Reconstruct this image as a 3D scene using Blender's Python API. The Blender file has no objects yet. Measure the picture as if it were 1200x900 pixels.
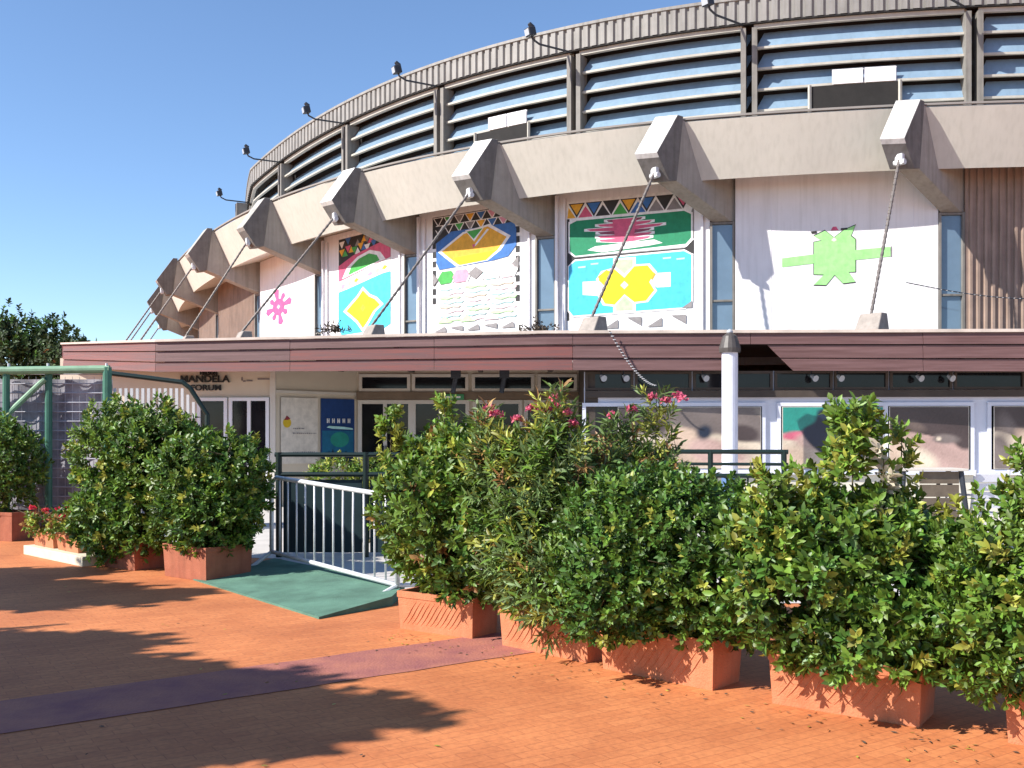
import bpy, math, random
import numpy as np
from mathutils import Vector, Matrix

# ------------------------------------------------------------------ camera, sky, sun, exposure
sc = bpy.context.scene
COL = sc.collection
F = 1167.0
EYE = 1.6
cam_d = bpy.data.cameras.new("camera")
cam = bpy.data.objects.new("camera", cam_d)
COL.objects.link(cam)
cam.location = (0, 0, EYE)
cam.rotation_euler = (math.radians(90), 0, 0)
cam_d.sensor_width = 36
cam_d.lens = 36 * F / 1200
cam_d.shift_y = 55 / 1200
cam_d.clip_end = 3000
sc.camera = cam

SUNV = Vector((2.44, 1.07, -2.07)).normalized()      # the way the light travels
SUN_EL = math.asin(-SUNV.z)
SUN_ROT = math.atan2(-SUNV.x, -SUNV.y)
world = bpy.data.worlds.new("World")
sc.world = world
world.use_nodes = True
wn = world.node_tree
bg = wn.nodes["Background"]
sky = wn.nodes.new("ShaderNodeTexSky")
sky.sky_type = 'NISHITA'
sky.sun_disc = False
sky.sun_elevation = SUN_EL
sky.sun_rotation = SUN_ROT
sky.altitude = 1200
sky.air_density = 1.0
sky.dust_density = 0.25
sky.ozone_density = 4.2
wn.links.new(sky.outputs[0], bg.inputs[0])
bg.inputs[1].default_value = 0.112
sun_d = bpy.data.lights.new("sun", 'SUN')
sun_d.energy = 4.5
sun_d.angle = math.radians(0.5)
sun_d.color = (1.0, 0.955, 0.885)
sun = bpy.data.objects.new("sun", sun_d)
COL.objects.link(sun)
sun.rotation_euler = SUNV.to_track_quat('-Z', 'Y').to_euler()
sun.location = (-20, -10, 20)
sc.view_settings.view_transform = 'Standard'
sc.view_settings.look = 'None'
sc.view_settings.gamma = 1
sc.view_settings.exposure = 0.95
sc.view_settings.use_curve_mapping = False
sc.cycles.max_bounces = 8
sc.cycles.transparent_max_bounces = 8

rng = np.random.default_rng(11)
random.seed(5)

# ------------------------------------------------------------------ materials
MATS = {}


def mat(name, col, rough=0.7, var=0.12, scale=6.0, bump=0.0, bscale=60.0, metal=0.0, spec=0.4,
        col2=None, stretch=(1, 1, 1), island=0.0, trans=0.0, streak=0.0):
    """Principled material with noise-driven colour variation, optional bump, dirt streaks and leaf translucency."""
    m = bpy.data.materials.new(name)
    MATS[name] = m
    m.use_nodes = True
    nt = m.node_tree
    N, L = nt.nodes, nt.links
    b = N["Principled BSDF"]
    b.inputs["Roughness"].default_value = rough
    b.inputs["Metallic"].default_value = metal
    b.inputs["Specular IOR Level"].default_value = spec
    tc = N.new("ShaderNodeTexCoord")
    mp = N.new("ShaderNodeMapping")
    mp.inputs["Scale"].default_value = stretch
    L.new(tc.outputs["Object"], mp.inputs[0])
    no = N.new("ShaderNodeTexNoise")
    no.inputs["Scale"].default_value = scale
    no.inputs["Detail"].default_value = 6
    no.inputs["Roughness"].default_value = 0.65
    L.new(mp.outputs[0], no.inputs["Vector"])
    ramp = N.new("ShaderNodeValToRGB")
    c = np.array(col, float)
    c2 = np.array(col2, float) if col2 is not None else c * (1 + var)
    c1 = c * (1 - var) if col2 is None else c
    ramp.color_ramp.elements[0].position = 0.32
    ramp.color_ramp.elements[1].position = 0.68
    ramp.color_ramp.elements[0].color = (*np.clip(c1, 0, 1), 1)
    ramp.color_ramp.elements[1].color = (*np.clip(c2, 0, 1), 1)
    L.new(no.outputs[0], ramp.inputs[0])
    out = ramp.outputs[0]
    if streak > 0:      # vertical weather streaks
        mp2 = N.new("ShaderNodeMapping")
        mp2.inputs["Scale"].default_value = (5, 5, 0.35)
        L.new(tc.outputs["Object"], mp2.inputs[0])
        n2 = N.new("ShaderNodeTexNoise")
        n2.inputs["Scale"].default_value = 2.2
        n2.inputs["Detail"].default_value = 5
        L.new(mp2.outputs[0], n2.inputs["Vector"])
        r2 = N.new("ShaderNodeValToRGB")
        r2.color_ramp.elements[0].position = 0.45
        r2.color_ramp.elements[1].position = 0.75
        r2.color_ramp.elements[0].color = (1, 1, 1, 1)
        r2.color_ramp.elements[1].color = (1 - streak, 1 - streak, 1 - streak * 1.1, 1)
        L.new(n2.outputs[0], r2.inputs[0])
        mx = N.new("ShaderNodeMix")
        mx.data_type = 'RGBA'
        mx.blend_type = 'MULTIPLY'
        mx.inputs[0].default_value = 1
        L.new(out, mx.inputs[6])
        L.new(r2.outputs[0], mx.inputs[7])
        out = mx.outputs[2]
    if island > 0:
        ge = N.new("ShaderNodeNewGeometry")
        hs = N.new("ShaderNodeHueSaturation")
        ma = N.new("ShaderNodeMapRange")
        ma.inputs[3].default_value = 1 - island
        ma.inputs[4].default_value = 1 + island
        L.new(ge.outputs["Random Per Island"], ma.inputs[0])
        L.new(ma.outputs[0], hs.inputs["Value"])
        ma2 = N.new("ShaderNodeMapRange")
        ma2.inputs[3].default_value = 0.485
        ma2.inputs[4].default_value = 0.512
        L.new(ge.outputs["Random Per Island"], ma2.inputs[0])
        L.new(ma2.outputs[0], hs.inputs["Hue"])
        L.new(out, hs.inputs["Color"])
        out = hs.outputs[0]
    L.new(out, b.inputs["Base Color"])
    if bump > 0:
        nb = N.new("ShaderNodeTexNoise")
        nb.inputs["Scale"].default_value = bscale
        nb.inputs["Detail"].default_value = 4
        L.new(mp.outputs[0], nb.inputs["Vector"])
        bp = N.new("ShaderNodeBump")
        bp.inputs["Strength"].default_value = bump
        bp.inputs["Distance"].default_value = 0.02
        L.new(nb.outputs[0], bp.inputs["Height"])
        L.new(bp.outputs[0], b.inputs["Normal"])
    if trans > 0:
        tr = N.new("ShaderNodeBsdfTranslucent")
        hs2 = N.new("ShaderNodeHueSaturation")
        hs2.inputs["Hue"].default_value = 0.48
        hs2.inputs["Value"].default_value = 1.5
        L.new(out, hs2.inputs["Color"])
        L.new(hs2.outputs[0], tr.inputs[0])
        ms = N.new("ShaderNodeMixShader")
        ms.inputs[0].default_value = trans
        L.new(b.outputs[0], ms.inputs[1])
        L.new(tr.outputs[0], ms.inputs[2])
        L.new(ms.outputs[0], N["Material Output"].inputs[0])
    return m


concrete = mat("pale_concrete", (0.57, 0.535, 0.46), 0.85, 0.05, 0.9, 0.12, 40, streak=0.10)
concrete_beam = mat("beam_concrete", (0.34, 0.32, 0.285), 0.88, 0.10, 2.5, 0.3, 40, streak=0.2)
block_side = mat("shaded_block_side", (0.17, 0.16, 0.148), 0.9, 0.2, 3.0, 0.25, 50, streak=0.25)  # darker than the end face: cheek shade put into the colour
concrete_block_far = mat("far_block_face", (0.36, 0.35, 0.32), 0.9, 0.18, 3.0, 0.25, 50, streak=0.3)  # darker concrete for the end faces of the far blocks
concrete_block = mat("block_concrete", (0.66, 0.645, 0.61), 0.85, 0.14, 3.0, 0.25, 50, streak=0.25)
white_wall = mat("white_panel_paint", (0.78, 0.76, 0.76), 0.7, 0.05, 1.0, 0.05, 80, streak=0.12)
white_frame = mat("white_frame_paint", (0.74, 0.72, 0.74), 0.55, 0.05, 3)
brown_sheet = mat("brown_corrugated_sheet", (0.30, 0.215, 0.17), 0.55, 0.18, 1.5, 0.1, 30, streak=0.3)
parapet_m = mat("ribbed_fascia_sheet", (0.265, 0.252, 0.232), 0.6, 0.14, 1.5, streak=0.3)
dark_gap = mat("dark_interior", (0.018, 0.016, 0.015), 0.9, 0.2, 4)
louvre_m = mat("louvre_glass", (0.20, 0.29, 0.38), 0.2, 0.15, 0.8, spec=0.6, streak=0.1)
louvre_f = mat("louvre_frame_cream", (0.42, 0.395, 0.34), 0.6, 0.14, 3)
post_m = mat("drum_post_paint", (0.20, 0.185, 0.165), 0.7, 0.15, 3, streak=0.3)
win_blue = mat("narrow_window_glass", (0.13, 0.19, 0.25), 0.05, 0.15, 0.8, spec=1.0)
dark_glass = mat("dark_glass", (0.010, 0.010, 0.012), 0.08, 0.4, 1.5, spec=0.3)
roof_m = mat("roof_felt", (0.25, 0.23, 0.21), 0.9, 0.1, 1)
rod_m = mat("rod_steel", (0.16, 0.14, 0.13), 0.6, 0.3, 18, metal=0.3)
anchor_m = mat("anchor_concrete", (0.30, 0.26, 0.23), 0.9, 0.2, 5, 0.3, 40)
lamp_dark = mat("lamp_dark_metal", (0.03, 0.035, 0.045), 0.5, 0.2, 8)
lamp_pale = mat("lamp_pale_glass", (0.38, 0.40, 0.43), 0.25, 0.1, 8)
canopy_m = mat("canopy_board_paint", (0.095, 0.045, 0.040), 0.55, 0.1, 2.2, 0.15, 20, col2=(0.165, 0.088, 0.083), stretch=(0.35, 0.35, 10), streak=0.0)
canopy_red = mat("canopy_red_paint", (0.205, 0.058, 0.045), 0.55, 0.1, 2.2, 0.15, 20, col2=(0.115, 0.062, 0.060), stretch=(0.35, 0.35, 10))
nosing_m = mat("canopy_nosing_cream", (0.55, 0.46, 0.39), 0.6, 0.2, 2)
soffit_m = mat("canopy_soffit", (0.12, 0.10, 0.085), 0.85, 0.2, 2)
cream_wall = mat("cream_wall_paint", (0.60, 0.52, 0.41), 0.8, 0.06, 1.0, 0.1, 60)
cream_frame = mat("cream_door_frame", (0.58, 0.53, 0.46), 0.55, 0.06, 3)
lilac_frame = mat("pale_lilac_frame", (0.62, 0.63, 0.70), 0.6, 0.05, 1.5)
brown_beam = mat("dark_brown_beam", (0.06, 0.045, 0.035), 0.7, 0.2, 3)
pole_m = mat("pole_white_paint", (0.66, 0.66, 0.74), 0.5, 0.06, 4)
blue_m = mat("pole_blue_band", (0.08, 0.15, 0.30), 0.5, 0.1, 4)
dk_green = mat("dark_green_rail_paint", (0.004, 0.016, 0.013), 0.45, 0.2, 6)
teal_panel = mat("dark_teal_panel", (0.006, 0.022, 0.026), 0.6, 0.35, 2)
pale_green = mat("pale_green_steel", (0.19, 0.33, 0.21), 0.55, 0.2, 4)
mid_green = mat("green_post_paint", (0.05, 0.16, 0.11), 0.55, 0.2, 5)
galv = mat("galvanised_steel", (0.62, 0.63, 0.64), 0.5, 0.12, 14, metal=0.2)
wire_m = mat("mesh_wire", (0.36, 0.36, 0.41), 0.5, 0.1, 8)
tarp_m = mat("grey_lilac_tarp", (0.15, 0.145, 0.17), 0.8, 0.35, 2.2, col2=(0.42, 0.41, 0.45))
white_bar = mat("white_bar_paint", (0.58, 0.57, 0.57), 0.5, 0.05, 6)
carpet = mat("green_carpet", (0.10, 0.205, 0.148), 0.95, 0.28, 2.5, 0.6, 160)
floor_m = mat("pale_concrete_floor", (0.50, 0.47, 0.44), 0.9, 0.1, 3, 0.2, 60)
kerb_m = mat("cream_kerb_stone", (0.60, 0.53, 0.40), 0.85, 0.1, 6, 0.2, 60)
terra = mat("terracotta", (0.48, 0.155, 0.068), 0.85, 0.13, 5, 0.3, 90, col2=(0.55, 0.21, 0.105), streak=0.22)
terra_shaded = mat("shaded_terracotta", (0.27, 0.082, 0.045), 0.85, 0.13, 5, 0.3, 90, col2=(0.37, 0.125, 0.068), streak=0.25)  # terracotta darkened in the colour for the left planters' partial shade
soil_m = mat("dark_soil", (0.03, 0.022, 0.016), 0.95, 0.3, 20, 0.8, 40)
bark = mat("bark", (0.09, 0.065, 0.045), 0.9, 0.3, 14, 0.6, 40)
stem_m = mat("green_brown_stem", (0.10, 0.085, 0.04), 0.85, 0.25, 14)
leaf_dark = mat("leaf_dark_green", (0.062, 0.134, 0.019), 0.46, 0.25, 3, spec=0.5, island=0.45, trans=0.18)
leaf_mid = mat("leaf_mid_green", (0.122, 0.208, 0.026), 0.48, 0.25, 3, spec=0.5, island=0.45, trans=0.22)
leaf_tip = mat("leaf_yellow_tip", (0.31, 0.33, 0.055), 0.42, 0.2, 3, spec=0.45, island=0.4, trans=0.25)
leaf_rust = mat("leaf_reddish_tip", (0.30, 0.17, 0.06), 0.45, 0.25, 3, spec=0.4, island=0.4, trans=0.2)
leaf_pale = mat("leaf_pale_cream", (0.55, 0.50, 0.38), 0.5, 0.2, 3, spec=0.4, island=0.2, trans=0.2)
leaf_olean = mat("leaf_oleander", (0.11, 0.17, 0.05), 0.5, 0.25, 3, spec=0.35, island=0.4, trans=0.2)
leaf_far = mat("leaf_far_tree", (0.035, 0.060, 0.018), 0.6, 0.3, 0.4, spec=0.3, island=0.5, trans=0.15)
pink_m = mat("flower_pink", (0.62, 0.13, 0.20), 0.6, 0.2, 5, island=0.25, trans=0.25)
red_m = mat("flower_red", (0.65, 0.04, 0.04), 0.6, 0.2, 5, island=0.25, trans=0.25)
black_letter = mat("black_lettering", (0.012, 0.012, 0.012), 0.5, 0.1, 8)
grey_ink = mat("grey_print", (0.20, 0.17, 0.17), 0.7, 0.1, 8)
chair_brown = mat("brown_chair_slat", (0.13, 0.10, 0.07), 0.6, 0.2, 6)


def paint(name, c, rough=0.65):
    return mat("paint_" + name, c, rough, 0.15, 7, streak=0.08)


PC = dict(cyan=paint("cyan", (0.06, 0.50, 0.72)), yellow=paint("yellow", (0.88, 0.62, 0.01)), green=paint("green", (0.012, 0.22, 0.10)),
          pink=paint("pink", (0.62, 0.10, 0.19)), orange=paint("orange", (0.74, 0.38, 0.035)), blue=paint("blue", (0.04, 0.15, 0.42)),
          white=paint("white", (0.80, 0.79, 0.78)), black=paint("black", (0.03, 0.028, 0.028)), grey=paint("grey", (0.24, 0.22, 0.22)),
          lime=paint("lime", (0.33, 0.72, 0.25)), mint=paint("mint", (0.45, 0.72, 0.35)), aqua=paint("aqua", (0.45, 0.76, 0.74)),
          rose=paint("rose", (0.66, 0.30, 0.40)), leafgreen=paint("leaf_green", (0.06, 0.36, 0.07)), purple=paint("purple", (0.25, 0.06, 0.10)),
          palepink=paint("pale_pink", (0.74, 0.55, 0.58)), flower=paint("flower_rose", (0.55, 0.09, 0.24)), navy=paint("navy", (0.012, 0.025, 0.05)),
          teal=paint("teal", (0.02, 0.26, 0.20)), beige=paint("beige", (0.50, 0.37, 0.29)), skin=paint("dusty_rose", (0.45, 0.30, 0.27)),
          brown=paint("brown", (0.12, 0.08, 0.07)), deepblue=paint("deep_blue", (0.01, 0.045, 0.17)), seablue=paint("sea_blue", (0.01, 0.13, 0.24)),
          gold=paint("gold", (0.62, 0.42, 0.02)), offwhite=paint("off_white", (0.66, 0.60, 0.52)), taupe=paint("taupe", (0.17, 0.14, 0.13)), cream=paint("cream", (0.62, 0.52, 0.40)), dkred=paint("dark_red", (0.25, 0.03, 0.04)))


# ------------------------------------------------------------------ ground materials
def ground_mat():
    m = bpy.data.materials.new("orange_clay_tiles")
    m.use_nodes = True
    nt = m.node_tree
    N, L = nt.nodes, nt.links
    b = N["Principled BSDF"]
    b.inputs["Roughness"].default_value = 0.75
    tc = N.new("ShaderNodeTexCoord")
    mp = N.new("ShaderNodeMapping")
    mp.inputs["Rotation"].default_value = (0, 0, math.radians(-34))
    L.new(tc.outputs["Object"], mp.inputs[0])
    br = N.new("ShaderNodeTexBrick")
    br.inputs["Scale"].default_value = 1.0
    br.inputs["Brick Width"].default_value = 0.24
    br.inputs["Row Height"].default_value = 0.08
    br.inputs["Mortar Size"].default_value = 0.004
    br.inputs["Mortar Smooth"].default_value = 0.5
    br.inputs["Color1"].default_value = (0.53, 0.172, 0.055, 1)
    br.inputs["Color2"].default_value = (0.59, 0.205, 0.068, 1)
    br.inputs["Mortar"].default_value = (0.43, 0.135, 0.045, 1)
    L.new(mp.outputs[0], br.inputs[0])
    no = N.new("ShaderNodeTexNoise")
    no.inputs["Scale"].default_value = 0.9
    no.inputs["Detail"].default_value = 8
    no.inputs["Roughness"].default_value = 0.6
    L.new(tc.outputs["Object"], no.inputs["Vector"])
    rp = N.new("ShaderNodeValToRGB")
    rp.color_ramp.elements[0].position = 0.3
    rp.color_ramp.elements[0].color = (0.72, 0.66, 0.66, 1)
    rp.color_ramp.elements[1].position = 0.7
    rp.color_ramp.elements[1].color = (1.08, 1.12, 1.16, 1)
    L.new(no.outputs[0], rp.inputs[0])
    n3 = N.new("ShaderNodeTexNoise")
    n3.inputs["Scale"].default_value = 28
    n3.inputs["Detail"].default_value = 3
    L.new(tc.outputs["Object"], n3.inputs["Vector"])
    rp3 = N.new("ShaderNodeValToRGB")
    rp3.color_ramp.elements[0].position = 0.25
    rp3.color_ramp.elements[0].color = (0.80, 0.80, 0.81, 1)
    rp3.color_ramp.elements[1].position = 0.6
    rp3.color_ramp.elements[1].color = (1.05, 1.05, 1.05, 1)
    L.new(n3.outputs[0], rp3.inputs[0])
    prev = br.outputs[0]
    for r in (rp, rp3):
        mx = N.new("ShaderNodeMix")
        mx.data_type = 'RGBA'
        mx.blend_type = 'MULTIPLY'
        mx.inputs[0].default_value = 1
        L.new(prev, mx.inputs[6])
        L.new(r.outputs[0], mx.inputs[7])
        prev = mx.outputs[2]
    L.new(prev, b.inputs["Base Color"])
    bp = N.new("ShaderNodeBump")
    bp.inputs["Strength"].default_value = 0.2
    bp.inputs["Distance"].default_value = 0.004
    L.new(br.outputs["Fac"], bp.inputs["Height"])
    bp.invert = True
    L.new(bp.outputs[0], b.inputs["Normal"])
    return m


ground_m = ground_mat()
stripe_m = mat("worn_purple_paint", (0.25, 0.085, 0.085), 0.8, 0.18, 3, 0.3, 50, col2=(0.40, 0.15, 0.10))


# ------------------------------------------------------------------ mesh helpers
class MB:
    def __init__(self):
        self.v, self.f, self.m = [], [], []

    def add(self, vs, fs, mi=0):
        n = len(self.v)
        self.v += [tuple(map(float, q)) for q in vs]
        self.f += [[i + n for i in q] for q in fs]
        self.m += [mi] * len(fs)
        return self

    def hexa(self, p, mi=0):
        """8 points: bottom ring 0-3, top ring 4-7"""
        return self.add(p, [(3, 2, 1, 0), (4, 5, 6, 7), (0, 1, 5, 4), (1, 2, 6, 5), (2, 3, 7, 6), (3, 0, 4, 7)], mi)

    def obox(self, o, ex, ey, ez, mi=0):
        o, ex, ey, ez = map(Vector, (o, ex, ey, ez))
        return self.hexa([o, o + ex, o + ex + ey, o + ey, o + ez, o + ex + ez, o + ex + ey + ez, o + ey + ez], mi)

    def box(self, c, s, rz=0.0, mi=0):
        c = Vector(c)
        R = Matrix.Rotation(rz, 3, 'Z')
        ex, ey, ez = R @ Vector((s[0], 0, 0)), R @ Vector((0, s[1], 0)), Vector((0, 0, s[2]))
        return self.obox(c - ex / 2 - ey / 2 - ez / 2, ex, ey, ez, mi)

    def tube(self, pts, r, n=8, mi=0, cap=True):
        pts = [Vector(p) for p in pts]
        rs = r if isinstance(r, (list, tuple)) else [r] * len(pts)
        vs, fs = [], []
        up = None
        for i, p in enumerate(pts):
            t = (pts[min(i + 1, len(pts) - 1)] - pts[max(i - 1, 0)]).normalized()
            if up is None:
                up = t.orthogonal().normalized()
            a = (up - t * up.dot(t))
            a = a.normalized() if a.length > 1e-6 else t.orthogonal().normalized()
            up = a
            b = t.cross(a)
            for k in range(n):
                w = 2 * math.pi * k / n
                vs.append(p + (a * math.cos(w) + b * math.sin(w)) * rs[i])
        for i in range(len(pts) - 1):
            for k in range(n):
                k2 = (k + 1) % n
                fs.append((i * n + k, i * n + k2, (i + 1) * n + k2, (i + 1) * n + k))
        if cap:
            fs.append(tuple(range(n - 1, -1, -1)))
            e = (len(pts) - 1) * n
            fs.append(tuple(range(e, e + n)))
        return self.add(vs, fs, mi)

    def extr(self, prof, d, mi=0):
        """planar polygon (list of 3D points) extruded by vector d"""
        n = len(prof)
        d = Vector(d)
        vs = [Vector(p) for p in prof] + [Vector(p) + d for p in prof]
        fs = [tuple(range(n - 1, -1, -1)), tuple(range(n, 2 * n))]
        for i in range(n):
            j = (i + 1) % n
            fs.append((i, j, n + j, n + i))
        return self.add(vs, fs, mi)

    def strip(self, rows, mi=0):
        """rows: list of equal-length point lists -> grid surface"""
        k = len(rows[0])
        vs = [p for r in rows for p in r]
        fs = []
        for i in range(len(rows) - 1):
            for j in range(k - 1):
                fs.append((i * k + j, i * k + j + 1, (i + 1) * k + j + 1, (i + 1) * k + j))
        return self.add(vs, fs, mi)

    def build(self, name, mats, parent=None, smooth=False, bevel=0.0, fix=True):
        if not isinstance(mats, (list, tuple)):
            mats = [mats]
        me = bpy.data.meshes.new(name)
        me.from_pydata(self.v, [], self.f)
        for m in mats:
            me.materials.append(m)
        me.polygons.foreach_set("material_index", self.m)
        me.update()
        if fix:
            import bmesh
            bm = bmesh.new()
            bm.from_mesh(me)
            bmesh.ops.recalc_face_normals(bm, faces=bm.faces)
            bm.to_mesh(me)
            bm.free()
        if smooth:
            me.polygons.foreach_set("use_smooth", [True] * len(me.polygons))
        o = bpy.data.objects.new(name, me)
        COL.objects.link(o)
        if parent is not None:
            put(o, parent)
        if bevel:
            md = o.modifiers.new("bevel", 'BEVEL')
            md.width = bevel
            md.segments = 2
            md.limit_method = 'ANGLE'
        return o


def put(o, parent):
    """parent o; o's vertices are world coordinates unless the parent is flagged local"""
    o.parent = parent
    if parent.get("_w") is not None:
        w = parent["_w"]
        o.location = (-w[0], -w[1], -w[2])


def tag(o, label=None, cat=None, group=None, kind=None):
    if label:
        o["label"] = label
    if cat:
        o["category"] = cat
    if group:
        o["group"] = group
    if kind:
        o["kind"] = kind
    return o


def thing(name, loc, label, cat, group=None, local=False, rz=0.0):
    o = bpy.data.objects.new(name, None)
    COL.objects.link(o)
    o.location = loc
    o.rotation_euler = (0, 0, rz)
    o.empty_display_size = 0.2
    if not local:
        o["_w"] = list(loc)
    return tag(o, label, cat, group)


def copy_tree(o, parent=None):
    c = o.copy()
    COL.objects.link(c)
    if parent is not None:
        c.parent = parent
    for ch in [q for q in o.children]:
        copy_tree(ch, c)
    return c


def px(x, y, Z):
    """world point for a photo pixel at depth Z (used only to measure places)"""
    return Vector(((x - 600) / F * Z, Z, EYE + (505 - y) / F * Z))


# ------------------------------------------------------------------ setting: ground
g = MB()
g.add([(-900, -300, 0), (900, -300, 0), (900, 1500, 0), (-900, 1500, 0)], [(0, 1, 2, 3)])
o = g.build("ground", ground_m)
tag(o, "orange clay tile paving", "paving", kind="structure")
sd = Vector((0.826, 0.563, 0))
sn = Vector((-0.563, 0.826, 0))
c0 = Vector((-2.86, 5.57, 0.004))
g = MB()
a, b = c0 - sd * 6, c0 + sd * 3.9
rows = []
for i in range(41):
    p = a.lerp(b, i / 40)
    w = 0.36 + 0.006 * math.sin(i * 1.7) + 0.005 * math.sin(i * 4.1)
    rows.append([p - sn * w, p + sn * w])
g.strip(rows)
o = g.build("painted_stripe", stripe_m)
tag(o, "faded purple band painted across the orange tiles", "paving", kind="structure")
# pale floor behind the crowd barrier and under the canopy
g = MB()
g.add([(-2.9, 12.45, 0.004), (-1.9, 10.75, 0.004), (-0.9, 9.3, 0.004), (14, 9.0, 0.004), (14, 24, 0.004), (-9.5, 24, 0.004), (-5, 12.9, 0.004)], [(0, 1, 2, 3, 4, 5, 6)])
o = g.build("terrace_floor", floor_m)
tag(o, "pale concrete terrace floor behind the planters", "floor", kind="structure")

# ------------------------------------------------------------------ the hall: ring geometry
SP = {0: (8.44, 21.11), 1: (3.48, 22.17), 2: (-0.66, 24.01), 3: (-4.34, 26.66), 4: (-7.57, 30.11), 5: (-10.64, 34.60),
      6: (-13.84, 40.60), 7: (-16.70, 47.38)}
SP[-1] = (13.75, 20.75)
SP[-2] = (19.2, 21.0)
SP[8] = (-18.9, 54.6)
SP[9] = (-20.3, 62.0)
NA = {-2: -138, -1: -139, 0: -140.6, 1: -143, 2: -147, 3: -150.4, 4: -152.3, 5: -152, 6: -150, 7: -147, 8: -146, 9: -146}


def P2(s):
    k = min(max(math.floor(s), -2), 8)
    t = s - k
    g_ = lambda i: Vector(SP[min(max(i, -2), 9)])
    p0, p1, p2, p3 = g_(k - 1), g_(k), g_(k + 1), g_(k + 2)
    return 0.5 * ((2 * p1) + (p2 - p0) * t + (2 * p0 - 5 * p1 + 4 * p2 - p3) * t * t + (3 * p1 - p0 - 3 * p2 + p3) * t ** 3)


def N2(s):
    k = min(max(math.floor(s), -2), 8)
    t = s - k
    a_ = math.radians(NA[k] * (1 - t) + NA[k + 1] * t)
    return Vector((math.cos(a_), math.sin(a_)))


def R3(s, off, H):
    if off < -2.3 and H > 6.5:
        off -= max(0.0, s - 5.6) * 1.15      # the drum turns away behind the far end
    q = P2(s) + N2(s) * off
    return Vector((q.x, q.y, EYE + H))


hall = thing("arena_building", (9, 40, 0), "large round concrete sports hall with louvred upper drum and painted wall panels", "building")
SMIN, SMAX, SUB = -2, 9, 10
SS = [SMIN + i / SUB for i in range((SMAX - SMIN) * SUB + 1)]
K = list(range(-1, 9))

# concrete eaves band: one closed ring section
def ring(name, prof, material, s_list=SS, parent=hall, closed=True, smooth=False):
    mb = MB()
    rows = []
    pr = prof + [prof[0]] if closed else prof
    for s in s_list:
        rows.append([R3(s, o_, h_) for o_, h_ in pr])
    mb.strip(rows)
    return mb.build(name, material, parent, smooth=smooth)


ring("concrete_eaves", [(-0.25, 6.90), (-0.80, 5.68), (-1.70, 5.97), (-3.3, 6.15), (-3.3, 6.98), (-0.33, 6.94)], concrete)
ring("gutter_edge", [(-0.30, 6.945), (-0.22, 6.945), (-0.22, 6.99), (-0.30, 6.99)], roof_m)

# radial beams with their end blocks, tie rods and anchors
for k in K:
    n2 = N2(k)
    n3 = Vector((n2.x, n2.y, 0))
    rt = Vector((-n2.y, n2.x, 0))
    tg = (R3(k - 0.05, 0, 0) - R3(k + 0.05, 0, 0)).normalized()     # along the ring
    base = Vector((P2(k).x, P2(k).y, EYE))

    def pt(o_, h_):
        return base + n3 * o_ + Vector((0, 0, h_))
    mb = MB()
    prof = [pt(-0.05, 6.94), pt(0.20, 5.62), pt(-1.80, 4.89), pt(-2.6, 4.89), pt(-2.6, 6.94)]
    prof = [p - tg * 0.25 for p in prof]
    mb.extr(prof, tg * 0.44)
    beam = mb.build("radial_beam", concrete_beam, hall, bevel=0.015)
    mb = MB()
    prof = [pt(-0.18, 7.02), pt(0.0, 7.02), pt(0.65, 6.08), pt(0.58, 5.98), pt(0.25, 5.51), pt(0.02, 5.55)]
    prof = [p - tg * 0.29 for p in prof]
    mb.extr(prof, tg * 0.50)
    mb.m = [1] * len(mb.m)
    mb.m[3] = mb.m[2] = mb.m[4] = 0           # pale cast end face, cheeks darkened with painted shade
    blk = mb.build("end_block", [concrete_block if k < 4 else concrete_block_far, block_side], beam, bevel=0.012)
    mb = MB()
    mb.box(pt(0.42, 5.68), (0.10, 0.16, 0.22), math.atan2(n2.y, n2.x))
    mb.tube([pt(0.42, 5.62) - rt * 0.12, pt(0.42, 5.62) + rt * 0.12], 0.06, 10)
    mb.build("rod_bracket", galv, beam)
    s_out = {-1: 0.9, 0: 1.07, 1: 1.83, 2: 2.53, 3: 2.44, 4: 1.77}.get(k, 1.8)
    hb = {3: 2.5, 4: 2.75}.get(k, 2.36) if k < 5 else 2.9
    foot = pt(0.45 + s_out, hb)
    top = pt(0.45, 5.66)
    mb = MB()
    mb.tube([top, foot], 0.028, 8)
    nd = 26
    for i in range(1, nd):      # threaded clamps along the rod
        c = top.lerp(foot, i / nd)
        d = (foot - top).normalized() * 0.035
        mb.tube([c - d, c + d], 0.036, 8)
    mb.build("tie_rod", rod_m, hall, smooth=False)
    mb = MB()
    w = 0.3
    f0 = pt(0.45 + s_out, 0)
    hz = Vector((0, 0, 1))
    A_ = [f0 - n3 * 0.28 - rt * w, f0 + n3 * 0.40 - rt * w, f0 + n3 * 0.40 + rt * w, f0 - n3 * 0.28 + rt * w]
    B_ = [f0 - n3 * 0.20 - rt * w * 0.8, f0 + n3 * 0.02 - rt * w * 0.8, f0 + n3 * 0.02 + rt * w * 0.8, f0 - n3 * 0.20 + rt * w * 0.8]
    mb.hexa([p + hz * (hb - 0.75) for p in A_] + [p + hz * (hb + 0.02) for p in B_])
    mb.build("rod_anchor", anchor_m, hall, bevel=0.02)

# wall bays
WO = -1.8
MURALS = {}


def wall_frame(k):
    """left/right ends of bay k between spoke k+1 (left) and spoke k (right)"""
    a_, b_ = R3(k + 1, WO, 0), R3(k, WO, 0)
    e = (b_ - a_)
    e.z = 0
    L_ = e.length
    e.normalize()
    nrm = Vector((e.y, -e.x, 0))     # outward (towards the camera side)
    return a_, b_, e, nrm, L_


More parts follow.
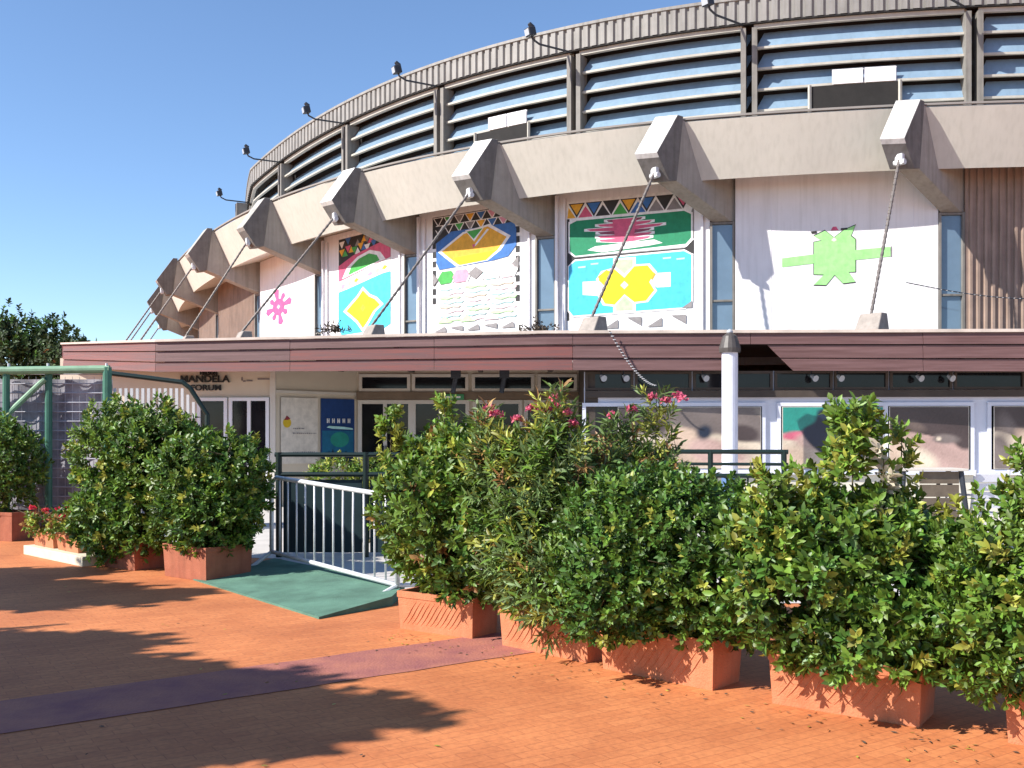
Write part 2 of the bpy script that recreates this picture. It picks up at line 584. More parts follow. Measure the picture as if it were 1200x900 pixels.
FLOOR_H = 1.55
for k in range(-2, 9):
    a_, b_, e, nrm, L_ = wall_frame(k)
    z0, z1 = EYE + FLOOR_H, EYE + 5.97
    up = Vector((0, 0, 1))
    A0 = Vector((a_.x, a_.y, 0)) + e * 0.29
    Wd = L_ - 0.58
    corr = k in (-2, -1, 5, 6, 7, 8)
    mb = MB()
    if corr:
        # corrugated sheet
        pts = []
        nrib = int(Wd / 0.16)
        for i in range(nrib):
            for (fr, dep) in ((0.0, 0.0), (0.42, 0.0), (0.55, 0.05), (0.88, 0.05)):
                x = (i + fr) / nrib * Wd
                pts.append(A0 + e * x + nrm * dep)
        pts.append(A0 + e * Wd)
        rows = [[p + up * z0 for p in pts], [p + up * z1 for p in pts]]
        mb.strip(rows)
        mb.build("corrugated_wall", brown_sheet, hall, fix=False)
        # backing
        mb = MB()
        mb.obox(A0 + up * z0 - nrm * 0.3, e * Wd, nrm * 0.27, up * (z1 - z0))
        mb.build("bay_wall", brown_sheet, hall)
    else:
        mb.obox(A0 + up * z0 - nrm * 0.3, e * Wd, nrm * 0.33, up * (z1 - z0))
        mb.build("bay_wall", white_wall, hall, bevel=0.01)
        if k in (1, 2, 3):
            fr = MB()
            fr.obox(A0 + e * 0.0 + up * z0 + nrm * 0.03, e * 0.07, nrm * 0.10, up * (z1 - z0 - 0.12))
            fr.build("panel_frame", white_frame, hall)
            fr = MB()
            fr.obox(A0 + e * 0.20 + up * z0 + nrm * 0.03, e * 0.06, nrm * 0.07, up * (z1 - z0 - 0.2))
            fr.build("panel_frame", white_frame, hall)
            fr = MB()
            fr.obox(A0 + e * (Wd - 0.2) + up * z0 + nrm * 0.03, e * 0.05, nrm * 0.06, up * (z1 - z0 - 0.5))
            fr.build("panel_frame", white_frame, hall)
        elif k in (0, 4):
            for q in ((0.18, 0.88) if k == 0 else (0.3, 0.7)):
                fr = MB()     # thin sheet joint
                fr.obox(A0 + e * Wd * q + up * z0 + nrm * 0.03, e * 0.015, nrm * 0.006, up * (z1 - z0 - 0.1))
                fr.build("panel_joint", white_frame, hall)
    # narrow window under each beam, at spoke k+1
    wp = Vector((a_.x, a_.y, 0))
    zt = EYE + 4.88
    wf = MB()
    for xx in (-0.285, 0.225):
        wf.obox(wp + e * xx + up * z0 - nrm * 0.1, e * 0.05, nrm * 0.12, up * (zt - z0))
    wf.obox(wp - e * 0.235 + up * (EYE + 3.02) - nrm * 0.08, e * 0.46, nrm * 0.08, up * 0.045)
    wf.obox(wp - e * 0.235 + up * (zt - 0.05) - nrm * 0.08, e * 0.46, nrm * 0.08, up * 0.05)
    win = wf.build("narrow_window", post_m, hall)
    gl = MB()
    gl.obox(wp - e * 0.235 + up * z0 - nrm * 0.09, e * 0.46, nrm * 0.03, up * (zt - z0 - 0.05))
    gl.build("pane", win_blue, win)

# ---- murals
def mural(k, W0, W1, polys, layer=0.004):
    """polys: list of (colour, [(u,v)...]) on bay k; u from the left edge 0..1, v as height above eye"""
    a_, b_, e, nrm, L_ = wall_frame(k)
    A0 = Vector((a_.x, a_.y, 0)) + e * 0.29
    Wd = L_ - 0.58
    names = sorted({p[0] for p in polys})
    mb = MB()
    for i, (cname, uv) in enumerate(polys):
        dep = 0.034 + 0.0003 * i + 0.004
        pts = [A0 + e * (W0 + (W1 - W0) * u) * Wd + nrm * dep + Vector((0, 0, EYE + v)) for u, v in uv]
        mb.add(pts, [tuple(range(len(pts)))], names.index(cname))
    return mb.build("painted_mural", [PC[n_] for n_ in names], hall, fix=False)


def zz(x, y, qx, qy):
    return [((a_ - qx[0]) / (qx[1] - qx[0]), v_map(b_, qy)) for a_, b_ in zip(x, y)]


def v_map(py, q):
    """linear map of measured mural height to metres above eye"""
    (p0, h0), (p1, h1) = q
    return h0 + (py - p0) / (p1 - p0) * (h1 - h0)


def poly(c, pts, qx, qy):
    return (c, [((x - qx[0]) / (qx[1] - qx[0]), v_map(y, qy)) for x, y in pts])


def fat(pts, c, s):
    """scaled outline about its centre"""
    cx = sum(p[0] for p in pts) / len(pts)
    cy = sum(p[1] for p in pts) / len(pts)
    return [(cx + (x - cx) * s, cy + (y - cy) * s) for x, y in pts]


# bay 1: green / cyan board with pink star and yellow cross (measured on a 770 x 800 grid)
qx, qy = (50, 820), ((870, 2.45), (70, 5.66))
M = []
add = lambda c, pts: M.append(poly(c, pts, qx, qy))
add('white', [(50, 885), (820, 885), (820, 60), (50, 60)])
add('black', [(50, 800), (66, 800), (66, 150), (50, 150)])
add('black', [(50, 385), (60, 370), (110, 412), (770, 400), (822, 355), (822, 440), (770, 422), (105, 436), (60, 470), (50, 460)])
add('grey', [(806, 190), (822, 150), (822, 350), (808, 340)])
for i, c in enumerate(['orange', 'blue', 'black', 'orange', 'blue', 'black', 'pink']):
    x = 60 + i * 108
    add('black', [(x, 78), (x + 104, 78), (x + 52, 168)])
    add(c, [(x + 12, 84), (x + 92, 84), (x + 52, 150)])
for i, c in enumerate(['orange', 'pink', 'black', 'leafgreen', 'blue', 'grey', 'grey']):
    x = 6 + i * 108
    p = [(max(x + 8, 52), 168), (x + 100, 168), (max(x + 54, 52), 100)]
    add('white', fat(p, None, 1.15))
    add(c, p)
add('white', [(60, 190), (110, 172), (770, 172), (815, 195), (815, 360), (780, 395), (100, 410), (60, 380)])
add('green', [(68, 205), (112, 186), (765, 182), (806, 205), (806, 345), (775, 378), (104, 402), (68, 370)])


def star(cx, cy, w, h, n, c, edge='white'):
    rows = []
    for i in range(n):
        y0 = cy - h / 2 + h * i / n
        y1 = cy - h / 2 + h * (i + 1) / n
        ln = w / 2 * (1 - abs((i + 0.5) / n - 0.5) * 0.9) * (0.8 + 0.35 * ((i * 7) % 3) / 2)
        rows.append((y0, y1, ln))
    for (y0, y1, ln) in rows:
        add(edge, [(cx - ln - 16, y0 - 4), (cx - ln - 16, y0 + 12), (cx - ln * 0.3, y1 + 4), (cx + ln * 0.3, y1 + 4), (cx + ln + 16, y0 + 12), (cx + ln + 16, y0 - 4)])
    for j, (y0, y1, ln) in enumerate(rows):
        add(c if j % 3 else 'purple', [(cx - ln, y0), (cx - ln * 0.9, y0 + 12), (cx - ln * 0.3, y1), (cx + ln * 0.3, y1), (cx + ln * 0.9, y0 + 12), (cx + ln, y0)])
    add(c, [(cx - w * 0.17, cy - h / 2), (cx + w * 0.17, cy - h / 2), (cx + w * 0.12, cy + h / 2), (cx - w * 0.12, cy + h / 2)])


star(410, 268, 440, 140, 6, 'pink')
add('white', [(230, 352), (590, 338), (640, 362), (560, 372), (270, 392), (180, 372)])
add('white', [(56, 462), (100, 424), (768, 410), (816, 440), (816, 722), (775, 762), (86, 780), (56, 742)])
add('cyan', [(62, 466), (102, 434), (765, 420), (808, 445), (808, 715), (770, 752), (90, 770), (62, 735)])
for q in ((120, 470), (200, 455), (640, 450), (720, 460)):
    add('aqua', [(q[0], q[1]), (q[0] + 50, q[1] - 2), (q[0] + 48, q[1] + 8), (q[0] + 2, q[1] + 9)])
cross = [(280, 515), (350, 500), (410, 555), (470, 490), (550, 490), (590, 540), (560, 590), (590, 640), (540, 700), (470, 705), (410, 655), (350, 715), (290, 705), (260, 650), (290, 600), (250, 560)]
add('white', fat(cross, None, 1.10))
arms = [[(160, 570), (250, 570), (290, 600), (250, 650), (160, 640)], [(570, 590), (610, 545), (680, 545), (680, 620), (610, 620)],
        [(350, 490), (350, 440), (470, 440), (470, 490), (410, 540)], [(350, 760), (470, 760), (470, 710), (410, 655), (350, 720)]]
for p in arms:
    add('white', fat(p, None, 1.15))
for p, c in zip(arms, ('palepink', 'palepink', 'mint', 'mint')):
    add(c, fat(p, None, 0.86))
add('orange', [(245, 540), (300, 500), (330, 520), (270, 575)])
add('orange', [(545, 500), (600, 545), (580, 580), (540, 545)])
add('yellow', cross)
add('palepink', [(385, 600), (410, 575), (435, 600), (410, 625)])
for i in range(5):
    x = 60 + i * 132
    add('grey', [(x + 100, 795), (x + 190 if x + 190 < 815 else 815, 795), (min(x + 190, 815), 850)] if i % 2 == 0 else [(x + 90, 858), (min(x + 180, 815), 858), (min(x + 180, 815), 805)])
add('grey', [(752, 755), (812, 755), (812, 715)])
mural(1, 0.075, 0.90, M)

# bay 2: orange diamond on blue, lozenge row, pale patterned lower half
qx, qy = (60, 680), ((870, 2.58), (70, 5.80))
M = []
add = lambda c, pts: M.append(poly(c, pts, qx, qy))
add('white', [(55, 885), (690, 885), (690, 60), (55, 60)])
rr = random.Random(3)
add('black', [(58, 72), (684, 72), (684, 190), (58, 252)])
for i in range(8):
    x = 64 + i * 78
    for j in range(2):
        c = ['black', 'orange', 'pink', 'leafgreen', 'blue', 'black', 'grey', 'rose'][(i * 3 + j * 5) % 8]
        y = 80 + j * 55
        add('white', [(x - 3, y - 3), (x + 76, y - 3), (x + 37, y + 62)])
        add(c, [(x + 6, y + 2), (x + 66, y + 2), (x + 36, y + 50)])
for y in range(120, 640, 62):
    add('black', [(60, y), (84, y), (84, y + 40), (60, y + 40)])
    add('black', [(650, y + 30), (676, y + 30), (676, y + 70), (650, y + 70)])
add('blue', [(88, 250), (200, 185), (640, 180), (655, 230), (655, 330), (600, 395), (500, 410), (110, 430), (88, 380)])
dm = [(130, 310), (290, 212), (460, 185), (590, 270), (530, 345), (450, 395), (250, 410), (170, 345)]
add('white', fat(dm, None, 1.12))
add('orange', dm)
add('yellow', [(215, 362), (525, 345), (450, 402), (260, 415)])  # lit lower rim of the orange diamond, sunlight put into the colour
add('white', [(300, 190), (440, 180), (365, 272)])
add('leafgreen', [(312, 200), (424, 192), (362, 255)])
add('white', [(362, 300), (376, 300), (470, 205), (455, 200)])
add('pink', [(350, 290), (375, 290), (362, 315)])
for i, c in enumerate(['leafgreen', 'rose', 'grey', 'aqua', 'palepink']):
    x = 100 + i * 108
    add(c, [(x, 490), (x + 30, 445), (x + 100, 445), (x + 128, 490), (x + 100, 525), (x + 20, 530)] if c != 'grey' else [(x + 5, 478), (x + 58, 435), (x + 112, 475), (x + 58, 520)])
    add('white', [(x + 118, 440), (x + 124, 440), (x + 134, 485), (x + 110, 530), (x + 100, 530), (x + 122, 486)])
for i in range(8):
    y = 556 + i * 30
    for j in range(3):
        x = 105 + j * 185 + (i % 2) * 22
        c = ['aqua', 'palepink', 'mint', 'aqua', 'cream', 'palepink', 'aqua', 'mint'][(i + j * 2) % 8]
        add(c, [(x, y + 4), (x + 45, y - 4), (x + 90, y + 5), (x + 135, y - 4), (x + 165, y + 4), (x + 150, y + 17), (x + 105, y + 10), (x + 60, y + 20), (x + 15, y + 12)])
add('grey', [(66, 450), (105, 495), (66, 540)])
add('grey', [(672, 400), (625, 445), (672, 480)])
for i, c in enumerate(['mint', 'mint', 'palepink']):
    x = 150 + i * 165
    add(c, [(x - 55, 790), (x, 745), (x + 60, 790)])
for i in range(5):
    x = 66 + i * 120
    add('grey', [(x, 822), (x + 100, 815), (x + 100, 850)] if i % 2 else [(x, 850), (x + 100, 850), (x + 90, 812)])
mural(2, 0.13, 0.88, M)

# bay 3: pink/green fan above a cyan field with a yellow star
qx, qy = (110, 600), ((850, 2.85), (90, 5.78))
M = []
add = lambda c, pts: M.append(poly(c, pts, qx, qy))
add('white', [(105, 870), (605, 870), (605, 70), (105, 70)])
add('black', [(112, 92), (590, 92), (590, 172), (430, 207), (250, 247), (112, 306)])
cols = ['white', 'orange', 'blue', 'pink', 'black', 'leafgreen', 'black', 'orange', 'grey']
for i in range(8):
    for j in range(2):
        x, y = 115 + i * 60, 95 + j * 62 + (0 if i % 2 else 20)
        add(cols[(i * 2 + j) % 9], [(x, y), (x + 55, y - 4), (x + 28, y + 52)])
        add(cols[(i * 2 + j + 4) % 9], [(x + 32, y + 55), (x + 86 if x + 86 < 600 else 600, y + 55), (min(x + 58, 600), y + 6)])
add('pink', [(112, 300), (250, 240), (430, 200), (590, 165), (590, 310), (115, 420)])
fan = [(175, 390), (215, 320), (300, 262), (400, 235), (480, 262), (520, 315)]
add('white', fat(fan, None, 1.16))
add('leafgreen', [(205, 385), (235, 322), (305, 275), (400, 250), (470, 275), (495, 318)])
add('white', [(112, 425), (590, 312), (590, 330), (112, 442)])
add('mint', [(270, 425), (300, 395), (420, 365), (460, 395)])
add('palepink', [(112, 445), (590, 332), (590, 392), (112, 486)])
for i in range(7):
    x = 130 + i * 64
    add(['rose', 'mint', 'orange', 'aqua'][i % 4], [(x, 468 - i * 14), (x + 26, 446 - i * 14), (x + 50, 458 - i * 14), (x + 26, 478 - i * 14)])
add('cyan', [(112, 505), (200, 490), (520, 420), (590, 415), (590, 800), (520, 835), (140, 840), (112, 760)])
st = [(345, 520), (400, 575), (450, 600), (500, 650), (440, 690), (390, 760), (345, 810), (295, 745), (240, 700), (190, 660), (250, 610), (300, 570)]
add('white', fat(st, None, 1.2))
add('yellow', st)
add('orange', fat([(345, 620), (375, 655), (345, 690), (315, 655)], None, 0.8))
mural(3, 0.20, 0.86, M)

# bay 0: green figure
qx, qy = (0, 1200), ((520, 3.42), (80, 4.66))
M = []
add = lambda c, pts: M.append(poly(c, pts, qx, qy))
body = [(430, 150), (530, 110), (610, 170), (700, 110), (800, 75), (760, 160), (800, 190), (800, 450), (740, 450), (800, 530), (690, 540), (615, 470), (540, 550), (430, 545), (520, 465), (430, 460), (430, 200), (500, 190)]
add('black', fat(body, None, 1.035))
add('lime', [(140, 322), (430, 298), (430, 372), (140, 394)])
add('lime', [(800, 275), (1110, 258), (1110, 335), (800, 355)])
add('grey', [(1112, 255), (1122, 255), (1122, 340), (1112, 340)])
add('lime', body)
add('pink', [(580, 110), (600, 80), (630, 80), (650, 110)])
add('black', [(400, 112), (455, 108), (455, 128), (410, 132)])
add('black', [(670, 95), (730, 92), (730, 108), (670, 110)])
add('palepink', [(585, 190), (610, 165), (635, 190), (610, 200)])
mural(0, 0.16, 0.82, M)

# bay 4: pink flower
qx, qy = (0, 100), ((0, 3.55), (100, 4.85))
M = []
add = lambda c, pts: M.append(poly(c, pts, qx, qy))
for i in range(8):
    w = i * math.pi / 4 + 0.2
    L_ = 34 if i % 2 else 44
    add('flower', [(50, 50), (50 + L_ * math.cos(w - 0.22), 50 + L_ * math.sin(w - 0.22)), (50 + (L_ + 5) * math.cos(w), 50 + (L_ + 5) * math.sin(w)), (50 + L_ * math.cos(w + 0.22), 50 + L_ * math.sin(w + 0.22))])
add('flower', [(50 + 22 * math.cos(i * 0.5236), 50 + 22 * math.sin(i * 0.5236)) for i in range(12)])
add('palepink', [(44, 50), (50, 44), (56, 50), (50, 56)])
mural(4, 0.12, 0.62, M)

# ---- louvred drum
DO = -2.75
HT, HB = 9.60, 7.05
ROWH = 0.5
ring("drum_core", [(-3.3, 6.9), (-3.15, 6.9), (-3.15, 9.7), (-3.3, 9.7)], dark_gap)
for k in range(-2, 9):
    sl = [k + 0.03 + 0.94 * i / 8 for i in range(9)]
    fr = MB()
    gl = MB()
    for r in range(5):
        zt = HT - r * ROWH
        zb = zt - ROWH
        rows = [[R3(s, DO - 0.33, zt - 0.02), R3(s, DO - 0.02, zb + 0.05), R3(s, DO - 0.06, zb + 0.035), R3(s, DO - 0.36, zt - 0.04)] for s in sl]
        gl.strip(rows)
        rows = [[R3(s, DO - 0.05, zb + 0.0), R3(s, DO + 0.05, zb + 0.0), R3(s, DO + 0.05, zb + 0.055), R3(s, DO - 0.05, zb + 0.055), R3(s, DO - 0.05, zb + 0.0)] for s in sl]
        fr.strip(rows)
    rows = [[R3(s, DO - 0.08, HT - 0.01), R3(s, DO + 0.05, HT - 0.01), R3(s, DO + 0.05, HT + 0.09), R3(s, DO - 0.08, HT + 0.09), R3(s, DO - 0.08, HT - 0.01)] for s in sl]
    fr.strip(rows)
    lo = fr.build("louvre_bay", louvre_f, hall)
    gl.build("louvre_blades", louvre_m, lo)
    if k in (0, 2):
        # bay k: s decreasing to the right. boarded strip and open gap
        sA, sB = k + 1 - 0.40, k + 1 - 0.68
        bd = MB()
        for (u0, u1) in ((sA, (sA + sB) / 2 + 0.004), ((sA + sB) / 2 - 0.004, sB)):
            bd.strip([[R3(s, DO + 0.09, 8.10 + 0.01), R3(s, DO + 0.09, 8.45)] for s in (u0, u1)])
            bd.strip([[R3(s, DO + 0.06, 8.10 + 0.01), R3(s, DO + 0.06, 8.45)] for s in (u0, u1)])
        bd.build("board_panel", white_frame, lo)
        gp = MB()
        s1, s2 = k + 1 - 0.30, k + 1 - 0.70
        gp.strip([[R3(s, DO + 0.07, 7.56), R3(s, DO + 0.07, 8.09)] for s in (s1, (s1 + s2) / 2, s2)])
        gp.build("open_gap", dark_gap, lo)
        for s in (s1, s2):
            st_ = MB()
            c = R3(s, DO + 0.1, 7.8)
            st_.box(c, (0.06, 0.06, 0.62), 0.4)
            st_.build("gap_post", louvre_f, lo)
    # double drum post at spoke k
    mb = MB()
    n2 = N2(k)
    n3 = Vector((n2.x, n2.y, 0))
    e_ = Vector((-n2.y, n2.x, 0))
    tang = (R3(k - 0.05, DO, 0) - R3(k + 0.05, DO, 0)).normalized()
    pn = Vector((tang.y, -tang.x, 0))
    c = R3(k, DO, 0)
    for sgn in (-1, 1):
        mb.obox(Vector((c.x, c.y, EYE + 6.9)) + tang * (sgn * 0.13 - 0.06) - pn * 0.25, tang * 0.12, pn * 0.42, Vector((0, 0, HT - 6.9 - 0.02)))
    mb.build("drum_post", post_m, hall)
# ribbed parapet
mb = MB()
rows = []
nr = 0
for i in range((SMAX - SMIN) * 19):
    s = SMIN + i / 19
    for fr_, dep in ((0.0, 0.06), (0.55, 0.06), (0.62, 0.0), (0.93, 0.0)):
        ss = s + fr_ / 19
        rows.append([R3(ss, DO + 0.10 + dep, HT + 0.13), R3(ss, DO + 0.10 + dep, 10.30)])
mb.strip(rows)
mb.build("ribbed_parapet", parapet_m, hall, fix=False)
ring("parapet_cap", [(DO - 0.3, 10.26), (DO + 0.19, 10.28), (DO + 0.19, 10.35), (DO - 0.3, 10.35)], parapet_m)
ring("parapet_drip", [(DO + 0.0, HT + 0.092), (DO + 0.14, HT + 0.092), (DO + 0.14, HT + 0.128), (DO + 0.0, HT + 0.128)], dark_gap)
# roof, back and lower closing walls
mb = MB()
edge = [R3(s, DO - 0.1, 10.3) for s in SS]
back = [Vector((-4, 74, EYE + 10.3)), Vector((24, 74, EYE + 10.3)), Vector((40, 48, EYE + 10.3)), Vector((34, 27, EYE + 10.3))]
poly_ = edge + back
ctr = Vector((12, 48, EYE + 13))
n_ = len(poly_)
mb.add(poly_ + [ctr], [(i, (i + 1) % n_, n_) for i in range(n_)])
mb.build("roof", roof_m, hall)
mb = MB()
bl = [edge[-1]] + back + [edge[0]]
for i in range(len(bl) - 1):
    p, q = bl[i].copy(), bl[i + 1].copy()
    p2, q2 = p.copy(), q.copy()
    p2.z = q2.z = 0
    mb.add([p2, q2, q, p], [(0, 1, 2, 3)])
mb.build("rear_wall", brown_sheet, hall, fix=False)
ring("lower_wall", [(-2.3, -1.6), (-2.15, -1.6), (-2.15, 1.6), (-2.3, 1.6)], cream_wall, s_list=[s for s in SS if s >= 3.4])
ring("floor_slab", [(-0.4, 1.35), (-0.4, 1.55), (-3, 1.55), (-3, 1.35)], concrete_beam, s_list=[s for s in SS if s >= 3.6])

# ---- ground floor front under the canopy
def flat(parent, name, m, p0, p1, z0, z1, out=0.0, th=0.15, bevel=0.0):
    """upright slab between plan points p0 -> p1 (left to right seen from outside)"""
    p0, p1 = Vector((*p0, 0)), Vector((*p1, 0))
    e = (p1 - p0).normalized()
    n = Vector((e.y, -e.x, 0))
    mb = MB()
    mb.obox(p0 + n * (out - th) + Vector((0, 0, z0)), p1 - p0, n * th, Vector((0, 0, z1 - z0)))
    return mb.build(name, m, parent, bevel=bevel)


class Wall:
    def __init__(s, p0, p1):
        s.p0, s.p1 = Vector((*p0, 0)), Vector((*p1, 0))
        s.e = (s.p1 - s.p0).normalized()
        s.n = Vector((s.e.y, -s.e.x, 0))
        s.L = (s.p1 - s.p0).length

    def at_px(s, x):
        """distance along the wall of photo column x"""
        r = (x - 600) / F
        den = s.e.x - r * s.e.y
        return (r * s.p0.y - s.p0.x) / den

    def pt(s, t, z, out=0.0):
        return s.p0 + s.e * t + s.n * out + Vector((0, 0, z))

    def zpx(s, t, y):
        return EYE + (505 - y) / F * (s.p0 + s.e * t).y

    def rect(s, mb, t0, t1, z0, z1, o0, o1, mi=0):
        mb.obox(s.pt(t0, z0, o0), s.e * (t1 - t0), s.n * (o1 - o0), Vector((0, 0, z1 - z0)), mi)


def frame_window(W, t0, t1, z0, z1, nsplit, fm, gm, parent=hall, fw=0.07, name="window", depth=0.06, pane_out=0.012):
    mb = MB()
    W.rect(mb, t0, t1, z1 - fw, z1, 0.004, depth)
    W.rect(mb, t0, t1, z0, z0 + fw, 0.004, depth)
    xs = [t0 + (t1 - t0 - fw) * i / nsplit for i in range(nsplit + 1)]
    for x in xs:
        W.rect(mb, x, x + fw, z0 + fw, z1 - fw, 0.004, depth)
    w = mb.build(name, fm, parent)
    for i in range(nsplit):
        g_ = MB()
        W.rect(g_, xs[i] + fw, xs[i + 1], z0 + fw, z1 - fw, 0.003, pane_out)
        g_.build("pane", gm, w)
    if name == "glazed_door":
        hx = xs[len(xs) // 2] + (fw / 2 if nsplit == 2 else -0.0)
        for sgn in ((-1, 1) if nsplit == 2 else (1,)):
            hb = MB()
            c_ = W.pt(hx + sgn * 0.028, 1.05, depth + 0.03)
            hb.tube([c_ - Vector((0, 0, 0.22)), c_ + Vector((0, 0, 0.22))], 0.014, 8)
            hb.build("handle", lamp_dark, w)
    return w


CT = 2.75       # top of ground floor walls
Wl = Wall((-9.6, 21.2), (-5.0, 20.9))
Wr_ = Wall((-5.0, 20.9), (-3.50, 22.5))
Wd_ = Wall((-3.50, 22.5), (1.50, 22.5))
Wx = Wall((1.50, 22.5), (1.42, 19.35))
Wm = Wall((1.42, 19.35), (13.5, 18.55))
for W, m_ in ((Wl, cream_wall), (Wr_, cream_wall), (Wd_, cream_wall), (Wx, brown_beam), (Wm, lilac_frame)):
    mb = MB()
    W.rect(mb, -0.02, W.L + 0.02, 0, CT + (0.4 if W is not Wm else 0.0), -0.25, 0)
    mb.build("ground_floor_wall", m_, hall)
# left block: doors with windows
t = lambda x: Wl.at_px(x)
zT = Wl.zpx(t(280), 466)
frame_window(Wl, t(232), t(267), 0.02, zT, 1, white_frame, dark_glass, name="glazed_door")
frame_window(Wl, t(269), t(316), 0.02, zT, 2, white_frame, dark_glass, name="glazed_door")
mb = MB()
Wl.rect(mb, t(316) + 0.02, Wl.L + 0.05, 0, CT + 0.35, 0.0, 0.05)
mb.build("corner_trim", cream_frame, hall)
mb = MB()
Wr_.rect(mb, 0, Wr_.L, zT + 0.1, zT + 0.16, 0.0, 0.05)
mb.build("wall_ledge", cream_frame, hall)
# doors in the recess
zT = Wd_.zpx(1, 469)
zC0, zC1 = Wd_.zpx(1, 459), Wd_.zpx(1, 440)
for (x0, x1) in ((420, 483), (483, 550), (554, 612), (614, 672)):
    frame_window(Wd_, Wd_.at_px(x0), Wd_.at_px(x1), 0.02, zT, 2, cream_frame, dark_glass, name="glazed_door", fw=0.085)
mb = MB()
Wd_.rect(mb, 0, Wd_.L, zT + 0.01, zC0 - 0.01, 0.0, 0.10)
mb.build("door_lintel", mat("tan_lintel", (0.17, 0.12, 0.08), 0.7, 0.15, 3), hall)
for (x0, x1) in ((421, 481), (483, 549), (553, 626), (630, 676)):
    frame_window(Wd_, Wd_.at_px(x0), Wd_.at_px(x1), zC0, zC1 + 0.03, 1, cream_frame, dark_glass, name="clerestory_window", fw=0.07)
# green exit sign over the doors
mb = MB()
Wd_.rect(mb, Wd_.at_px(518), Wd_.at_px(544), zT + 0.0, zT + 0.13, 0.10, 0.15)
ex = mb.build("exit_sign", mat("green_sign", (0.05, 0.25, 0.10), 0.5, 0.1, 6))
tag(ex, "small green exit sign fixed over the glazed doors", "sign")
mb = MB()
Wd_.rect(mb, Wd_.at_px(522), Wd_.at_px(540), zT + 0.045, zT + 0.085, 0.152, 0.154)
pe = mb.build("sign_arrow", PC['white'], ex)
# main right-hand glazing
zW = Wm.zpx(6, 466)
for (x0, x1) in ((684, 905), (905, 1148), (1148, 1400)):
    pass
mb = MB()
Wm.rect(mb, 0, Wm.L, zW + 0.012, zW + 0.14, 0.0, 0.09)
mb.build("window_head_beam", brown_beam, hall)
zc0 = zW + 0.15
for (x0, x1) in ((686, 742), (744, 810), (812, 905), (907, 975), (977, 1040), (1042, 1115), (1117, 1200), (1202, 1290), (1292, 1400)):
    frame_window(Wm, Wm.at_px(x0), Wm.at_px(x1), zc0, CT, 1, brown_beam, dark_glass, name="clerestory_window", fw=0.05)
zs = 0.80
WINS = [(698, 712), (724, 893), (914, 1036), (1038, 1137), (1160, 1262), (1275, 1390)]
for (x0, x1) in ((686, 893), (914, 1036), (1038, 1137), (1160, 1262), (1275, 1390)):
    frame_window(Wm, Wm.at_px(x0) - 0.06, Wm.at_px(x1) + 0.06, zs, zW - 0.09, 1, lilac_frame, dark_glass, name="display_window", fw=0.07, depth=0.05)
mb = MB()
Wm.rect(mb, 0.1, Wm.L, 0.0, zs - 0.03, 0.0, 0.03)
mb.build("sill_wall", mat("sill_wall_cream", (0.62, 0.57, 0.47), 0.8, 0.06, 2), hall)
mb = MB()
Wm.rect(mb, 0.1, Wm.L, zs - 0.028, zs - 0.003, 0.0, 0.12)
mb.build("window_sill", lilac_frame, hall)


def decal(W, name, polys, label, cat, mats_names, base_col, t0, t1, z0, z1, out=0.055, group=None):
    mb = MB()
    W.rect(mb, t0, t1, z0, z1, out, out + 0.012)
    o_ = mb.build(name, PC[base_col])
    tag(o_, label, cat, group)
    for pname, items in polys.items():
        d = MB()
        ns = sorted({c for c, _ in items})
        for i, (c, uv) in enumerate(items):
            pts = [W.pt(t0 + (t1 - t0) * u, z0 + (z1 - z0) * v, out + 0.014 + 0.0025 * i) for u, v in uv]
            d.add(pts, [tuple(range(len(pts)))], ns.index(c))
        d.build(pname, [PC[c] for c in ns], o_, fix=False)
    return o_


def disc(cx, cy, rx, ry, n=24, a0=0.0, a1=2 * math.pi):
    return [(cx + rx * math.cos(a0 + (a1 - a0) * i / n), cy + ry * math.sin(a0 + (a1 - a0) * i / n)) for i in range(n)]


def R_(u0, v0, u1, v1):
    return [(u0, v0), (u1, v0), (u1, v1), (u0, v1)]


zt_ = zW - 0.17
# window posters (photographs of crowds and portraits in blocks of colour, canopy shade painted over most tops)
def vcol_mat():
    m = bpy.data.materials.new("print_and_shade")
    m.use_nodes = True
    nt = m.node_tree
    at = nt.nodes.new("ShaderNodeVertexColor")
    at.layer_name = "print"
    b = nt.nodes["Principled BSDF"]
    b.inputs["Roughness"].default_value = 0.25
    b.inputs["Specular IOR Level"].default_value = 0.5
    nt.links.new(at.outputs[0], b.inputs["Base Color"])
    return m


print_m = vcol_mat()
TEAL, NAVY, CREAM, BROWN, ROSE, TAUPE, PINK, BEIGE = (0.02, 0.24, 0.19), (0.012, 0.022, 0.045), (0.62, 0.52, 0.40), (0.055, 0.04, 0.04), (0.46, 0.31, 0.27), (0.16, 0.13, 0.12), (0.55, 0.12, 0.18), (0.5, 0.37, 0.28)


